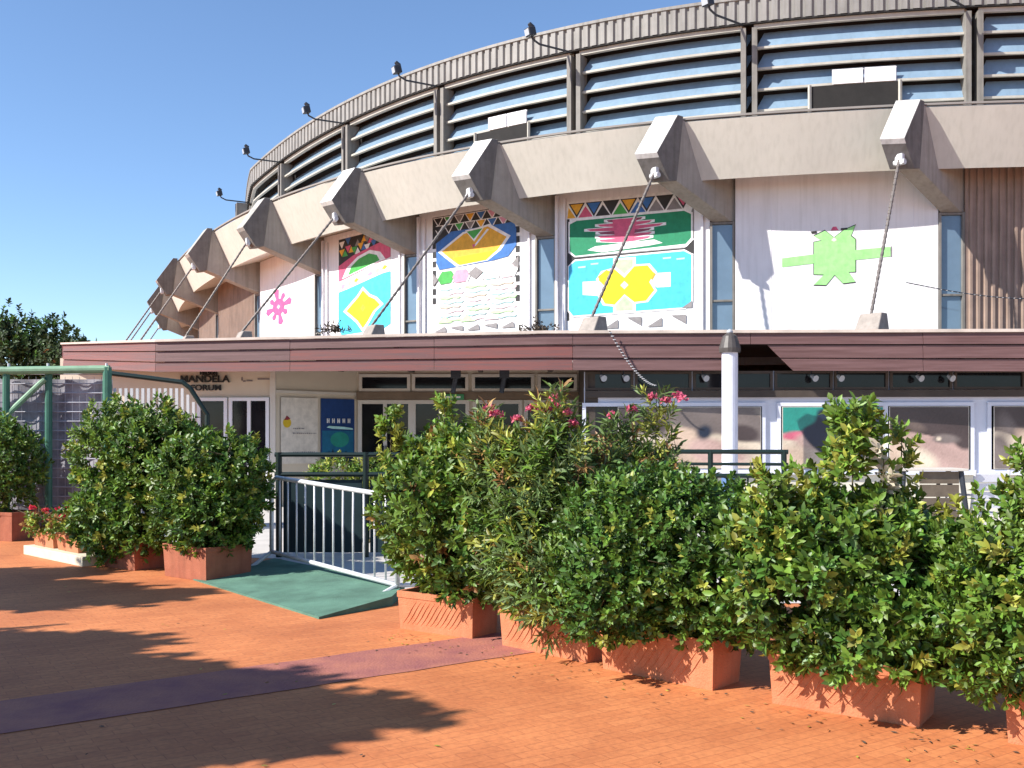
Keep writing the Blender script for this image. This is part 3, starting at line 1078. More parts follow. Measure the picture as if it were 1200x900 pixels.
def soft_poster(W, t0, t1, z0, z1, base, ops, label, seed):
    """printed photograph: soft-edged areas of printed colour and painted shade on a grid. ops: (colour, cu, cv, ru, rv, softness)"""
    nu, nv = 72, 44
    u, v = np.meshgrid(np.linspace(0, 1, nu), np.linspace(0, 1, nv))
    c = np.ones((nv, nu, 3)) * np.array(base)
    rg = np.random.default_rng(seed)
    wob = sum(rg.normal(0, 0.05) * np.sin(u * rg.uniform(3, 14) + v * rg.uniform(3, 14) + rg.uniform(0, 6)) for _ in range(7))
    for (cc, cu, cv, ru, rv, so) in ops:
        d = np.maximum(np.abs((u - cu) / ru), np.abs((v - cv) / rv)) if so < 0 else np.sqrt(((u - cu) / ru) ** 2 + ((v - cv) / rv) ** 2)
        a_ = np.clip((1 + wob * 1.5 - d) / abs(so) + 0.5, 0, 1)[..., None]
        c = c * (1 - a_) + np.array(cc) * a_
    c *= 1 + 0.10 * rg.normal(size=(nv, nu, 1)) * 0.5 + wob[..., None] * 0.8
    mb = MB()
    W.rect(mb, t0, t1, z0, z1, 0.055, 0.067)
    fr_ = mb.build("window_poster", PC['offwhite'])
    tag(fr_, label, "poster")
    g_ = MB()
    g_.strip([[W.pt(t0 + 0.01 + (t1 - t0 - 0.02) * u[i, j], z0 + 0.01 + (z1 - z0 - 0.02) * v[i, j], 0.070) for j in range(nu)] for i in range(nv)])
    o_ = g_.build("print_and_shade", print_m, fr_, fix=False)
    at = o_.data.color_attributes.new("print", 'FLOAT_COLOR', 'POINT')
    at.data.foreach_set("color", np.concatenate([np.clip(c, 0, 1), np.ones((nv, nu, 1))], 2).astype(np.float32).ravel())
    return fr_


zp0, zp1 = zs + 0.08, zt_
soft_poster(Wm, Wm.at_px(724), Wm.at_px(891), zp0, zp1, CREAM, [(TAUPE, 0.5, 0.80, 0.7, 0.32, -0.25), (BROWN, 0.12, 0.78, 0.2, 0.3, 0.5), (BEIGE, 0.5, 0.3, 0.16, 0.36, 0.3), (ROSE, 0.66, 0.3, 0.14, 0.22, 0.5), (NAVY, 0.61, 0.6, 0.06, 0.13, 0.5),  # first area, taupe, stands for canopy shade
            (BROWN, 0.87, 0.55, 0.10, 0.13, 0.5), (BEIGE, 0.2, 0.28, 0.1, 0.2, 0.5), (ROSE, 0.8, 0.2, 0.15, 0.15, 0.8)], "wide cream poster, upper half dark with painted canopy shade, in the window beside the white post", 1)
soft_poster(Wm, Wm.at_px(916), Wm.at_px(1034), zp0, zp1, CREAM, [(TEAL, 0.5, 0.80, 0.8, 0.28, -0.08), (PINK, 0.14, 0.52, 0.2, 0.08, 0.5), (ROSE, 0.25, 0.42, 0.16, 0.14, 0.6), (BEIGE, 0.15, 0.2, 0.2, 0.2, 0.8), (NAVY, 0.66, 0.56, 0.42, 0.44, 0.1), (TAUPE, 0.75, 0.5, 0.2, 0.2, 1.2)],
            "teal window poster with a big dark navy round shape", 2)
soft_poster(Wm, Wm.at_px(1041), Wm.at_px(1134), zp0, zp1, ROSE, [(BROWN, 0.5, 0.80, 0.8, 0.27, -0.12), (BROWN, 0.95, 0.52, 0.13, 0.2, 0.5), (BEIGE, 0.15, 0.2, 0.3, 0.4, 0.7), (CREAM, 0.36, 0.12, 0.2, 0.2, 0.9), (TAUPE, 0.68, 0.47, 0.16, 0.07, 0.7), (CREAM, 0.62, 0.48, 0.03, 0.03, 0.8)],  # first brown area is the canopy's shade put into the print
            "dusty pink window poster with painted brown shade across its top between two white window piers", 3)
soft_poster(Wm, Wm.at_px(1163), Wm.at_px(1259), zp0, zp1, CREAM, [(BROWN, 0.5, 0.80, 0.8, 0.27, -0.2), (TAUPE, 0.08, 0.3, 0.16, 0.5, 0.6), (BEIGE, 0.6, 0.4, 0.3, 0.2, 1.0)],  # brown top area imitates shade cast by the canopy
            "beige window poster, its top browned by painted canopy shade, at the right edge of the photo", 4)

# wall posters beside the doors
tA, tB = Wr_.at_px(328), Wr_.at_px(371)
zz0, zz1 = 0.9, Wr_.zpx(0.5, 466)
def lineblk(v, u0, u1, h, n, seed):
    r_ = random.Random(seed)
    out_ = []
    x = u0
    while x < u1:
        w = r_.uniform(0.02, 0.05)
        out_.append(R_(x, v, min(x + w, u1), v + h * r_.uniform(0.7, 1.0)))
        x += w + 0.014
    return out_
pp = [('gold', disc(0.16, 0.62, 0.11, 0.075)), ('dkred', [(0.08, 0.66), (0.15, 0.73), (0.25, 0.68), (0.17, 0.66)])]
pp += [('grey', q) for q in lineblk(0.525, 0.32, 0.62, 0.018, 6, 1)] + [('grey', q) for q in lineblk(0.45, 0.30, 0.92, 0.02, 6, 2)] + [('grey', q) for q in lineblk(0.17, 0.28, 0.85, 0.016, 6, 3)]
decal(Wr_, "wall_notice", {"print": pp}, "cream wall notice with a small yellow emblem beside the blue poster", "poster", None, 'offwhite', tA, tB, zz0, zz1, 0.03)
tA, tB = Wr_.at_px(375), Wr_.at_px(414)
bp_ = [('seablue', R_(0.03, 0.02, 0.97, 0.5)), ('teal', disc(0.55, 0.36, 0.28, 0.12))]
bp_ += [('navy', [(0.0, 0.0), (0.0, 0.13), (0.08, 0.16), (0.12, 0.1), (0.2, 0.1), (0.22, 0.2), (0.27, 0.1), (0.34, 0.22), (0.39, 0.12), (0.5, 0.1), (0.56, 0.2), (0.62, 0.12), (0.74, 0.18), (0.8, 0.1), (1, 0.14), (1, 0)])]
for i in range(5):
    x = 0.16 + i * 0.15
    bp_ += [('white', [(x, 0.62), (x + 0.03, 0.62), (x + 0.03, 0.69), (x, 0.69)]), ('white', R_(x + 0.05, 0.62, x + 0.075, 0.69)), ('white', R_(x + 0.02, 0.645, x + 0.07, 0.66))]
bp_ += [('aqua', [(0.12, 0.55), (0.3, 0.53), (0.7, 0.52), (0.92, 0.515), (0.9, 0.54), (0.66, 0.56), (0.2, 0.575)])]
decal(Wr_, "wall_poster", {"print": bp_}, "deep blue wall poster with white lettering left of the doors", "poster", None, 'deepblue', tA, tB, zz0, zz1 + 0.0, 0.03)


# ---- sign lettering
def text_mesh(body, size, W, tmid, z, out, m, parent=None, name="lettering", sx=1.0):
    cu = bpy.data.curves.new(name, 'FONT')
    cu.body = body
    cu.size = size
    cu.align_x = 'CENTER'
    cu.extrude = 0.015
    cu.offset = size * 0.02
    tmp = bpy.data.objects.new("tmp", cu)
    COL.objects.link(tmp)
    dg = bpy.context.evaluated_depsgraph_get()
    me = bpy.data.meshes.new_from_object(tmp.evaluated_get(dg))
    bpy.data.objects.remove(tmp)
    bpy.data.curves.remove(cu)
    me.materials.clear()
    me.materials.append(m)
    o_p = W.pt(tmid, z, out)
    M3 = Matrix((W.e * sx, Vector((0, 0, 1)), W.n)).transposed().to_4x4()
    me.transform(Matrix.Translation(o_p) @ M3)
    me.name = name
    o_ = bpy.data.objects.new(name, me)
    COL.objects.link(o_)
    if parent is not None:
        put(o_, parent)
    return o_


sgn = thing("building_sign", tuple(Wl.pt(t(240), 2.5, 0.02)), "black raised lettering on the cream wall under the canopy's left part", "sign")
text_mesh("MANDELA", 0.205, Wl, t(240.5), Wl.zpx(t(240), 448), 0.03, black_letter, sgn, "lettering", 1.12)
text_mesh("FORUM", 0.165, Wl, t(242), Wl.zpx(t(240), 457.5), 0.03, black_letter, sgn, "lettering", 1.2)
text_mesh("NELSON", 0.11, Wl, t(245), Wl.zpx(t(240), 439.5), 0.03, black_letter, sgn, "lettering", 0.9)
mb = MB()
for (x0, x1, y) in ((283, 284.6, 446), (285, 288, 447.5), (289, 296, 447), (302, 316, 445)):
    Wl.rect(mb, t(x0), t(x1), Wl.zpx(t(x0), y), Wl.zpx(t(x0), y) + (0.03 if x1 - x0 > 2 else 0.07), 0.002, 0.012)
o = mb.build("small_print", grey_ink, sgn)

# ------------------------------------------------------------------ canopy
can = thing("entrance_canopy", (2, 19.5, 0), "long flat canopy with worn red brown board fascia in front of the hall", "canopy")
CF = [(-9.55, 21.2, 1.86, 1.36), (-7.1, 19.85, 1.80, 1.17), (0.65, 18.95, 1.885, 1.15), (9.33, 18.15, 1.835, 1.075), (16.5, 17.5, 1.80, 1.02)]


def cf(x):
    for (a_, b_) in zip(CF[:-1], CF[1:]):
        if x <= b_[0] or b_ is CF[-1]:
            u = (x - a_[0]) / (b_[0] - a_[0])
            return [a_[i] + (b_[i] - a_[i]) * u for i in range(4)]


def fascia(xs, f0, f1, m, name, out0, out1, th=0.03, ends=True, slant=None):
    """one board between fractions f0 (upper) and f1 (lower); leaning out by out0/out1"""
    mb = MB()
    rows = []
    for xi, x in enumerate(xs):
        _, y, zt, zb = cf(x)
        xb = slant if (slant is not None and xi == 0) else x
        za = EYE + zt + (zb - zt) * f0
        zb_ = EYE + zt + (zb - zt) * f1
        rows.append([(x, y - out0, za), (xb, y - out1, zb_), (xb, y - out1 + th, zb_), (x, y - out0 + th, za), (x, y - out0, za)])
    mb.strip(rows)
    if ends:
        for r in (rows[0], rows[-1]):
            mb.add(r[:4], [(0, 1, 2, 3)])
    return mb.build(name, m, can, bevel=0.0)


def span(x0, x1):
    mid = [c[0] for c in CF if x0 < c[0] < x1]
    return [x0] + mid + [x1]


GAP0, GAP1 = 4.10, 4.72
random.seed(8)
cuts = [-9.55, -7.1, -4.3, -1.6, 0.65, 2.5]
boards = [(0.05, 0.34), (0.35, 0.68), (0.69, 1.0)]
for bi, (f0, f1) in enumerate(boards):
    for seg in ((-9.55, -7.1), (-7.1, -4.35), (-4.35, -1.5), (-1.5, 1.15), (1.15, None), (None, 7.55), (7.55, 10.6), (10.6, 13.4), (13.4, 16.5)):
        x0, x1 = seg
        sl_ = None
        if x1 is None:
            x1 = 4.45 if bi == 0 else GAP0
        if x0 is None:
            x0 = (4.452, 4.76, 5.00)[bi]
            sl_ = (None, 4.99, 5.23)[bi]
        redd = x1 <= -7.0 or (-4.4 < x0 and x1 <= 1.2 and bi > 0) or (x1 <= -4.3 and bi == 2)
        j = 0.006 * random.random()
        fascia(span(x0 + 0.004, x1 - 0.004), f0, f1 - 0.012, canopy_red if redd else canopy_m, "fascia_board", 0.004 + j, 0.035 + j, slant=sl_)
fascia(span(-9.6, 16.55), -0.03, 0.045, nosing_m, "canopy_nosing", 0.06, 0.06, 0.08)
# roof and soffit: front edge follows the fascia, back edge against the hall
mb = MB()
fr_pts = [(c[0], c[1] + 0.06) for c in CF]
bk_pts = [(-9.6, 30.5), (-6.6, 27.2), (1.6, 24.5), (9.8, 22.4), (16.5, 22.4)]
top_z = [EYE + c[2] - 0.01 for c in CF]
rows = []
rows_b = []
for (f_, b_, c) in zip(fr_pts, bk_pts, CF):
    zt = EYE + c[2] - 0.03
    rows.append([(f_[0], f_[1], zt), (b_[0], b_[1], zt), (b_[0], b_[1], zt - 0.12), (f_[0], f_[1], zt - 0.12), (f_[0], f_[1], zt)])
mb.strip(rows)
for r in (rows[0], rows[-1]):
    mb.add(r[:4], [(0, 1, 2, 3)])
mb.build("canopy_roof", soffit_m, can)
mb = MB()
rows = []
for (f_, b_, c) in zip(fr_pts, bk_pts, CF):
    zt = EYE + c[3] + 0.10
    ybk = min(b_[1], {0: 21.5, 1: 21.1, 2: 22.4, 3: 18.8, 4: 18.4}[CF.index(c)])
    rows.append([(f_[0], f_[1] + 0.5, zt), (f_[0], ybk, zt)])
# left end board closing the canopy
mb = MB()
c = CF[0]
mb.obox((c[0] - 0.03, c[1], EYE + c[3]), (0.03, 0, 0), (0.5, 5.5, 0), (0, 0, c[2] - c[3]))
mb.build("end_board", canopy_red, can)
# cross ribs of the soffit
for x in np.arange(-8.5, 14, 1.55):
    mb = MB()
    _, y, zt, zb = cf(x)
    mb.obox((x, y + 0.10, EYE + zb + 0.16), (0.10, 0, 0), (0.0, 3.2 if x < 1.4 else 0.48, 0), (0, 0, zt - zb - 0.32))
    mb.build("canopy_rib", soffit_m, can)
# hanging brackets seen against the doors
for x in (534, 591):
    mb = MB()
    q = px(x, 436, 20.2)
    mb.obox(q + Vector((-0.1, 0, -0.12)), (0.2, 0, 0), (0, 0.12, 0), (0, 0, 0.2))
    mb.tube([q + Vector((0, 0.05, -0.1)), q + Vector((-0.06, 0.05, -0.42))], 0.05, 8)
    mb.build("soffit_bracket", lamp_dark, can)
# little spotlights under the canopy
lights_x = [704, 730, 822, 948, 978, 1070, 1106]
sp0 = None
SPL = ["small spotlight under the canopy edge, leftmost of the seven", "small spotlight under the canopy edge, second from the left, by the hanging cord",
       "small spotlight under the canopy edge just left of the white post", "small spotlight under the canopy edge, nearest on the right of the fascia gap",
       "small spotlight under the canopy edge above the navy disc of the teal poster", "small spotlight under the canopy edge, left one above the dusty pink poster",
       "small spotlight under the canopy edge, right one above the dusty pink poster"]
for i, x in enumerate(lights_x):
    W_t = Wm.at_px(x)
    q = Wm.pt(W_t, Wm.zpx(W_t, 441), 0.22)
    th_ = thing("spotlight", tuple(q), SPL[i], "lamp", "small spotlights under the canopy edge", local=True)
    if sp0 is None:
        mb = MB()
        mb.tube([(0, 0, 0.0), (0.03, -0.05, -0.04), (0.05, -0.1, -0.06)], [0.03, 0.05, 0.065], 10)
        me1 = mb.build("lamp_head", lamp_pale, None)
        mb = MB()
        mb.tube([(0, 0, 0), (0, 0.02, 0.12)], 0.012, 6)
        me2 = mb.build("lamp_arm", lamp_dark, None)
        me1.parent = th_
        me2.parent = th_
        sp0 = (me1, me2)
    else:
        for m_ in sp0:
            c_ = m_.copy()
            COL.objects.link(c_)
            c_.parent = th_

# ------------------------------------------------------------------ white pole in front of the canopy
q = Vector((3.97, 18.15, 0))
pole = thing("lamp_post", tuple(q), "round white post with a dark cap standing in front of the canopy", "post")
zt = EYE + (505 - 412) / F * 18.15
mb = MB()
mb.tube([q + Vector((0, 0, 0.75)), q + Vector((0, 0, zt))], 0.145, 20)
mb.build("shaft", pole_m, pole, smooth=False)
mb = MB()
mb.tube([q + Vector((0, 0, 0)), q + Vector((0, 0, 0.755))], 0.152, 20)
mb.build("base_sleeve", blue_m, pole)
mb = MB()
mb.tube([q + Vector((0, 0, zt - 0.02)), q + Vector((0, 0, zt + 0.06)), q + Vector((0, 0, zt + 0.16)), q + Vector((0, 0, zt + 0.28)), q + Vector((0, 0, zt + 0.34))], [0.19, 0.2, 0.17, 0.13, 0.05], 16)
mb.build("cap", mat("cap_bronze", (0.07, 0.06, 0.055), 0.5, 0.2, 10), pole, smooth=False)
mb = MB()
mb.tube([q + Vector((0, 0, zt + 0.33)), q + Vector((0, 0, zt + 0.37)), q + Vector((0, 0, zt + 0.41))], [0.05, 0.06, 0.02], 12)
mb.build("finial", lamp_pale, pole, smooth=True)

# ------------------------------------------------------------------ floodlights on brackets round the drum
fl0 = None
FLL = {0: "floodlight on the parapet, cut by the photo's top edge at right", 1: "floodlight bracket on the ribbed parapet near the photo's top centre right",
       2: "floodlight in front of the ribbed parapet, second from the photo's top edge", 3: "floodlight at the skyline third along, above the third louvre post",
       4: "floodlight sticking into the sky above the fourth beam block", 5: "floodlight on a long straight arm against blue sky, second from left",
       6: "leftmost floodlight on a straight arm against blue sky"}
for k in (0, 1, 2, 3, 4, 5, 6):
    b_ = R3(k + 0.02, DO + 0.1, HT + 0.10)
    n2 = N2(k)
    th_ = thing("floodlight", tuple(b_), FLL[k], "floodlight", "floodlights on arms round the roof edge", local=True, rz=math.atan2(n2.y, n2.x))
    if fl0 is None:
        mb = MB()
        mb.tube([(0, 0, 0), (0.95, 0, 0.0), (1.15, 0, 0.08), (1.2, 0, 0.18)], 0.027, 8)
        a1_ = mb.build("arm", lamp_dark, None)
        mb = MB()
        mb.obox((1.10, -0.11, 0.17), (0.20, 0, -0.05), (0, 0.22, 0), (0.05, 0, 0.20))
        mb.tube([(1.16, 0, 0.36), (1.27, 0, 0.46)], [0.08, 0.05], 10)
        a2_ = mb.build("lamp_head", lamp_dark, None, bevel=0.02)
        mb = MB()
        mb.obox((1.312, -0.09, 0.14), (0.008, 0, 0), (0, 0.18, 0), (0.036, 0, 0.15))
        a3_ = mb.build("lens", lamp_pale, None)
        a3_.parent = a2_
        a1_.parent = th_
        a2_.parent = th_
        fl0 = (a1_, a2_)
    else:
        for m_ in fl0:
            copy_tree(m_, th_)

# ------------------------------------------------------------------ string of festoon lights
def cable(name, pts, label, cat, r=0.012, bead=True):
    th_ = thing(name, tuple(pts[0]), label, cat)
    mb = MB()
    mb.tube(pts, r, 5)
    mb.build("cord", lamp_dark, th_)
    if bead:
        mb = MB()
        for i in range(len(pts) - 1):
            for u in (0.25, 0.75):
                c = Vector(pts[i]).lerp(Vector(pts[i + 1]), u)
                mb.tube([c + Vector((-0.03, 0, 0)), c, c + Vector((0.03, 0, 0))], [0.005, 0.012, 0.005], 6)
        mb.build("bulbs", white_bar, th_)
    return th_


a_, b_ = px(1062, 331, 21.6), px(1330, 341, 20.5)
cable("festoon_cord", [a_.lerp(b_, i / 20) + Vector((0, 0, -0.25 * math.sin(math.pi * i / 20))) for i in range(21)],
      "cord with pale beads stretched in front of the brown corrugated wall", "cord")
a_, b_ = px(714, 388, 18.75), px(768, 452, 18.75)
cable("hanging_cord", [a_ + Vector(((b_.x - a_.x) * i / 12, -0.05, (b_.z - a_.z) * (1 - (1 - i / 12) ** 1.6))) for i in range(13)],
      "thin beaded cord hanging down over the canopy fascia left of the white post", "cord", 0.01)

# ------------------------------------------------------------------ railings and green panel fence behind the planters
rail = thing("green_railing", (1.9, 13.0, 0), "dark green tube railing behind the right-hand shrubs, below the poster windows", "railing")
mb = MB()
for z in (1.33, 1.17, 1.02):
    mb.tube([(0.9, 13.2, z), (3.55, 12.8, z)], 0.03 if z != 1.17 else 0.02, 8)
mb.build("rails", dk_green, rail)
for x in (0.95, 1.75, 2.58, 3.5):
    mb = MB()
    y = 13.2 - (x - 0.9) * 0.15
    mb.tube([(x, y, 0), (x, y, 1.35)], 0.035, 8)
    mb.build("rail_post", dk_green, rail)
mb = MB()
for x in np.arange(1.1, 3.5, 0.13):
    y = 13.2 - (x - 0.9) * 0.15
    mb.tube([(x, y, 0.1), (x, y, 1.02)], 0.012, 6)
mb.build("balusters", dk_green, rail)

fen = thing("panel_fence", (-2.4, 12.7, 0), "dark teal panel fence with a green top rail behind the crowd barrier", "fence")
for z in (1.30, 1.05):
    mb = MB()
    mb.tube([(-3.0, 12.6, z), (0.4, 12.6, z)], 0.03, 8)
    mb.build("top_rail", dk_green, fen)
for x in (-2.95, -1.85, -0.75, 0.35):
    mb = MB()
    mb.tube([(x, 12.6, 0), (x, 12.6, 1.33)], 0.04, 8)
    mb.build("fence_post", dk_green, fen)
mb = MB()
for x in (-2.9, -1.8, -0.7):
    mb.box((x + 0.5, 12.64, 0.52), (1.0, 0.03, 0.92))
mb.build("infill_panel", teal_panel, fen, bevel=0.005)

# ------------------------------------------------------------------ crowd barrier on the green carpet ramp
ramp = MB()
RA = [(-3.45, 10.72), (-1.64, 8.46), (-1.10, 9.12), (-1.05, 9.75), (-2.85, 11.95)]
RZ = [0.012, 0.02, 0.085, 0.10, 0.075]
vs = [(x, y, z) for (x, y), z in zip(RA, RZ)] + [(x, y, 0.0) for (x, y) in RA]
# ridge where the carpet kinks up
mb = MB()
mb.add(vs, [(0, 1, 2, 3, 4), (9, 8, 7, 6, 5)] + [(i, (i + 1) % 5, 5 + (i + 1) % 5, 5 + i) for i in range(5)])
o = mb.build("carpet_ramp", carpet)
tag(o, "sloping green carpet mat lying on the tiles under the crowd barrier", "mat")

bar = thing("crowd_barrier", (-2.0, 10.6, 0), "galvanised steel crowd control barrier standing on the green carpet", "barrier")
p0, p1 = Vector((-2.80, 11.60, 0.075)), Vector((-1.10, 9.55, 0.0))
e = (p1 - p0)
Lb = e.length
e.normalize()
zu = Vector((0, 0, 1))
mb = MB()
def B(tt, z):
    return p0 + e * tt + zu * z
top = 0.99
r = 0.12
path = [B(0, 0.10), B(0, 0.5), B(0, top - r), B(0.03, top - 0.05), B(r, top), B(Lb - r, top - 0.02), B(Lb - 0.03, top - 0.06), B(Lb, top - r), B(Lb, 0.10)]
mb.tube(path, 0.025, 10)
mb.tube([B(0, 0.12), B(Lb * 0.5, 0.12), B(Lb, 0.12)], 0.024, 10)
mb.build("barrier_frame", galv, bar, smooth=True)
nb = 13
for i in range(1, nb):
    mb = MB()
    tt = Lb * i / nb
    mb.tube([B(tt, 0.12), B(tt + random.uniform(-.008, .008), 0.55), B(tt, top - 0.01)], 0.0105, 7)
    mb.build("upright_bar", galv, bar, smooth=True)
side = Vector((-e.y, e.x, 0))
if side.y > 0:
    side = -side
for tt in (0.0, Lb):
    mb = MB()
    b0 = B(tt, 0.12)
    f1 = b0 + side * 0.26 + Vector((0, 0, -0.19))
    f1.z = 0.03 if tt == 0 else 0.02
    f2 = b0 - side * 0.30
    f2.z = 0.10
    mb.tube([f1 + side * 0.05, f1, b0, f2], 0.023, 8)
    mb.build("foot", galv, bar)
for tt in (0.0,):
    mb = MB()
    mb.tube([B(tt, 0.85), B(tt - 0.05, 0.83)], 0.012, 6)
    mb.tube([B(tt, 0.2), B(tt - 0.05, 0.18)], 0.012, 6)
    mb.build("hook", galv, bar)

# ------------------------------------------------------------------ terracotta planters
def planter_mesh(name, L_, D_, H_, swag=True):
    mb = MB()
    tk = 0.025
    fl = 0.02
    def ringpts(ins, z):
        return [(-L_ / 2 + ins, -D_ / 2 + ins, z), (L_ / 2 - ins, -D_ / 2 + ins, z), (L_ / 2 - ins, D_ / 2 - ins, z), (-L_ / 2 + ins, D_ / 2 - ins, z)]
    lv = [ringpts(fl, 0.0), ringpts(fl * 0.3, H_ - 0.05), ringpts(0.0, H_ - 0.05), ringpts(0.0, H_), ringpts(tk, H_), ringpts(tk + 0.01, H_ - 0.06)]
    vs = [p for l in lv for p in l]
    fs = [(0, 3, 2, 1)]
    for i in range(len(lv) - 1):
        for j in range(4):
            fs.append((i * 4 + j, i * 4 + (j + 1) % 4, (i + 1) * 4 + (j + 1) % 4, (i + 1) * 4 + j))
    mb.add(vs, fs)
    if swag:    # raised diagonal ribs moulded in the long faces
        for sgn in (-1, 1):
            for k in range(12):
                x0 = -L_ / 2 + 0.06 + k * (L_ - 0.20) / 12
                pts = []
                for i in range(6):
                    u = i / 5
                    zz_ = 0.05 + 0.19 * u
                    pts.append((x0 - 0.01 + u * 0.15 + 0.004 * math.sin(u * 6.2), sgn * (D_ / 2 - fl + fl * 0.7 * zz_ / (H_ - 0.05) + 0.001), zz_))
                mb.tube(pts, [0.001, 0.004, 0.0055, 0.0055, 0.004, 0.001], 6)
    body = mb
    so = MB()
    so.add([(x * 0.999, y * 0.999, H_ - 0.045) for x, y, z in ringpts(tk + 0.004, 0)], [(0, 1, 2, 3)])
    return body, so


planters = []
PU = Vector((0.77, -0.64, 0)).normalized()
PV = Vector((0.64, 0.77, 0)).normalized()


def place_planter(c, rz, label, group, dims=(0.83, 0.36, 0.31), swag=True, m=None):
    th_ = thing("planter_box", (c[0], c[1], 0), label, "planter", group, local=True, rz=rz)
    b_, s_ = planter_mesh("box", *dims, swag=swag)
    o1 = b_.build("box", m or terra, None, bevel=0.006)
    o2 = s_.build("soil", soil_m, None)
    o1.parent = th_
    o2.parent = th_
    planters.append(th_)
    return th_


GP = "terracotta planters in the right-hand row"
GL = "terracotta planters on the left"
def pfl(x0, y0, x1, y1):
    a_ = Vector((x0, y0, 0))
    b_ = Vector((x1, y1, 0))
    u = (b_ - a_).normalized()
    v = Vector((-u.y, u.x, 0))
    return (a_ + b_) / 2 + v * 0.18, math.atan2(u.y, u.x), (b_ - a_).length


PR = [((-0.93, 8.05), (-0.30, 7.62), "terracotta planter next to the crowd barrier, farthest of the right-hand row"),
      ((-0.10, 7.42), (0.52, 6.83), "terracotta planter mostly under drooping leaves, second from the crowd barrier"),
      ((0.585, 6.70), (1.235, 6.10), "terracotta planter with diagonal ribs under the dark clipped shrub"),
      ((1.50, 5.84), (2.20, 5.34), "terracotta planter with diagonal ribs and leaf shadows under the tallest right shrub"),
      ((2.515, 5.10), (3.2, 4.6), "terracotta planter cut by the photo's right edge")]
for (a_, b_, lab) in PR:
    c, rz, L_ = pfl(*a_, *b_)
    place_planter(c, rz, lab, GP, (L_, 0.36, 0.31))
# left ones
place_planter((-3.36, 11.0), math.radians(-37), "square terracotta planter left of the green carpet", GL, (0.78, 0.62, 0.36), False, terra_shaded)
place_planter((-4.42, 11.75), math.radians(-37), "terracotta planter under the tall left shrub, partly hidden by leaves", GL, (0.66, 0.5, 0.33), False, terra_shaded)
place_planter((-7.55, 14.75), math.radians(-20), "terracotta planter in shade at the photo's left edge", GL, (0.9, 0.5, 0.42), False, terra_shaded)
# hidden one behind the clipped shrub that carries the tall oleander
place_planter((1.15, 8.05), math.radians(-40), "terracotta planter behind the dark clipped shrub", GP, (0.7, 0.4, 0.33), False)
# flower troughs on the kerb
kc = Vector((-5.75, 12.35, 0))
ku = Vector((-5.05, 11.75, 0)) - Vector((-6.33, 12.95, 0))
kl = ku.length
ku.normalize()
kv = Vector((-ku.y, ku.x, 0))
mb = MB()
ko = Vector((-6.33, 12.90, 0))
mb.obox(ko, ku * kl, kv * 0.45, (0, 0, 0.12))
o = mb.build("kerb_stone", kerb_m, bevel=0.01)
tag(o, "cream kerb slab carrying the small flower troughs", "kerb")
kr = math.atan2(ku.y, ku.x)
for i, lab in enumerate(("small terracotta flower trough on the kerb slab, left one with red geraniums", "small terracotta flower trough on the kerb slab, right one next to the shrub")):
    c = ko + ku * (0.38 + i * 0.72) + kv * 0.2
    th_ = place_planter((c.x, c.y), kr, lab, "flower troughs on the kerb", (0.62, 0.22, 0.20), False)
    th_.location.z = 0.12
    th_["category"] = "flower trough"
    th_.name = "flower_trough"


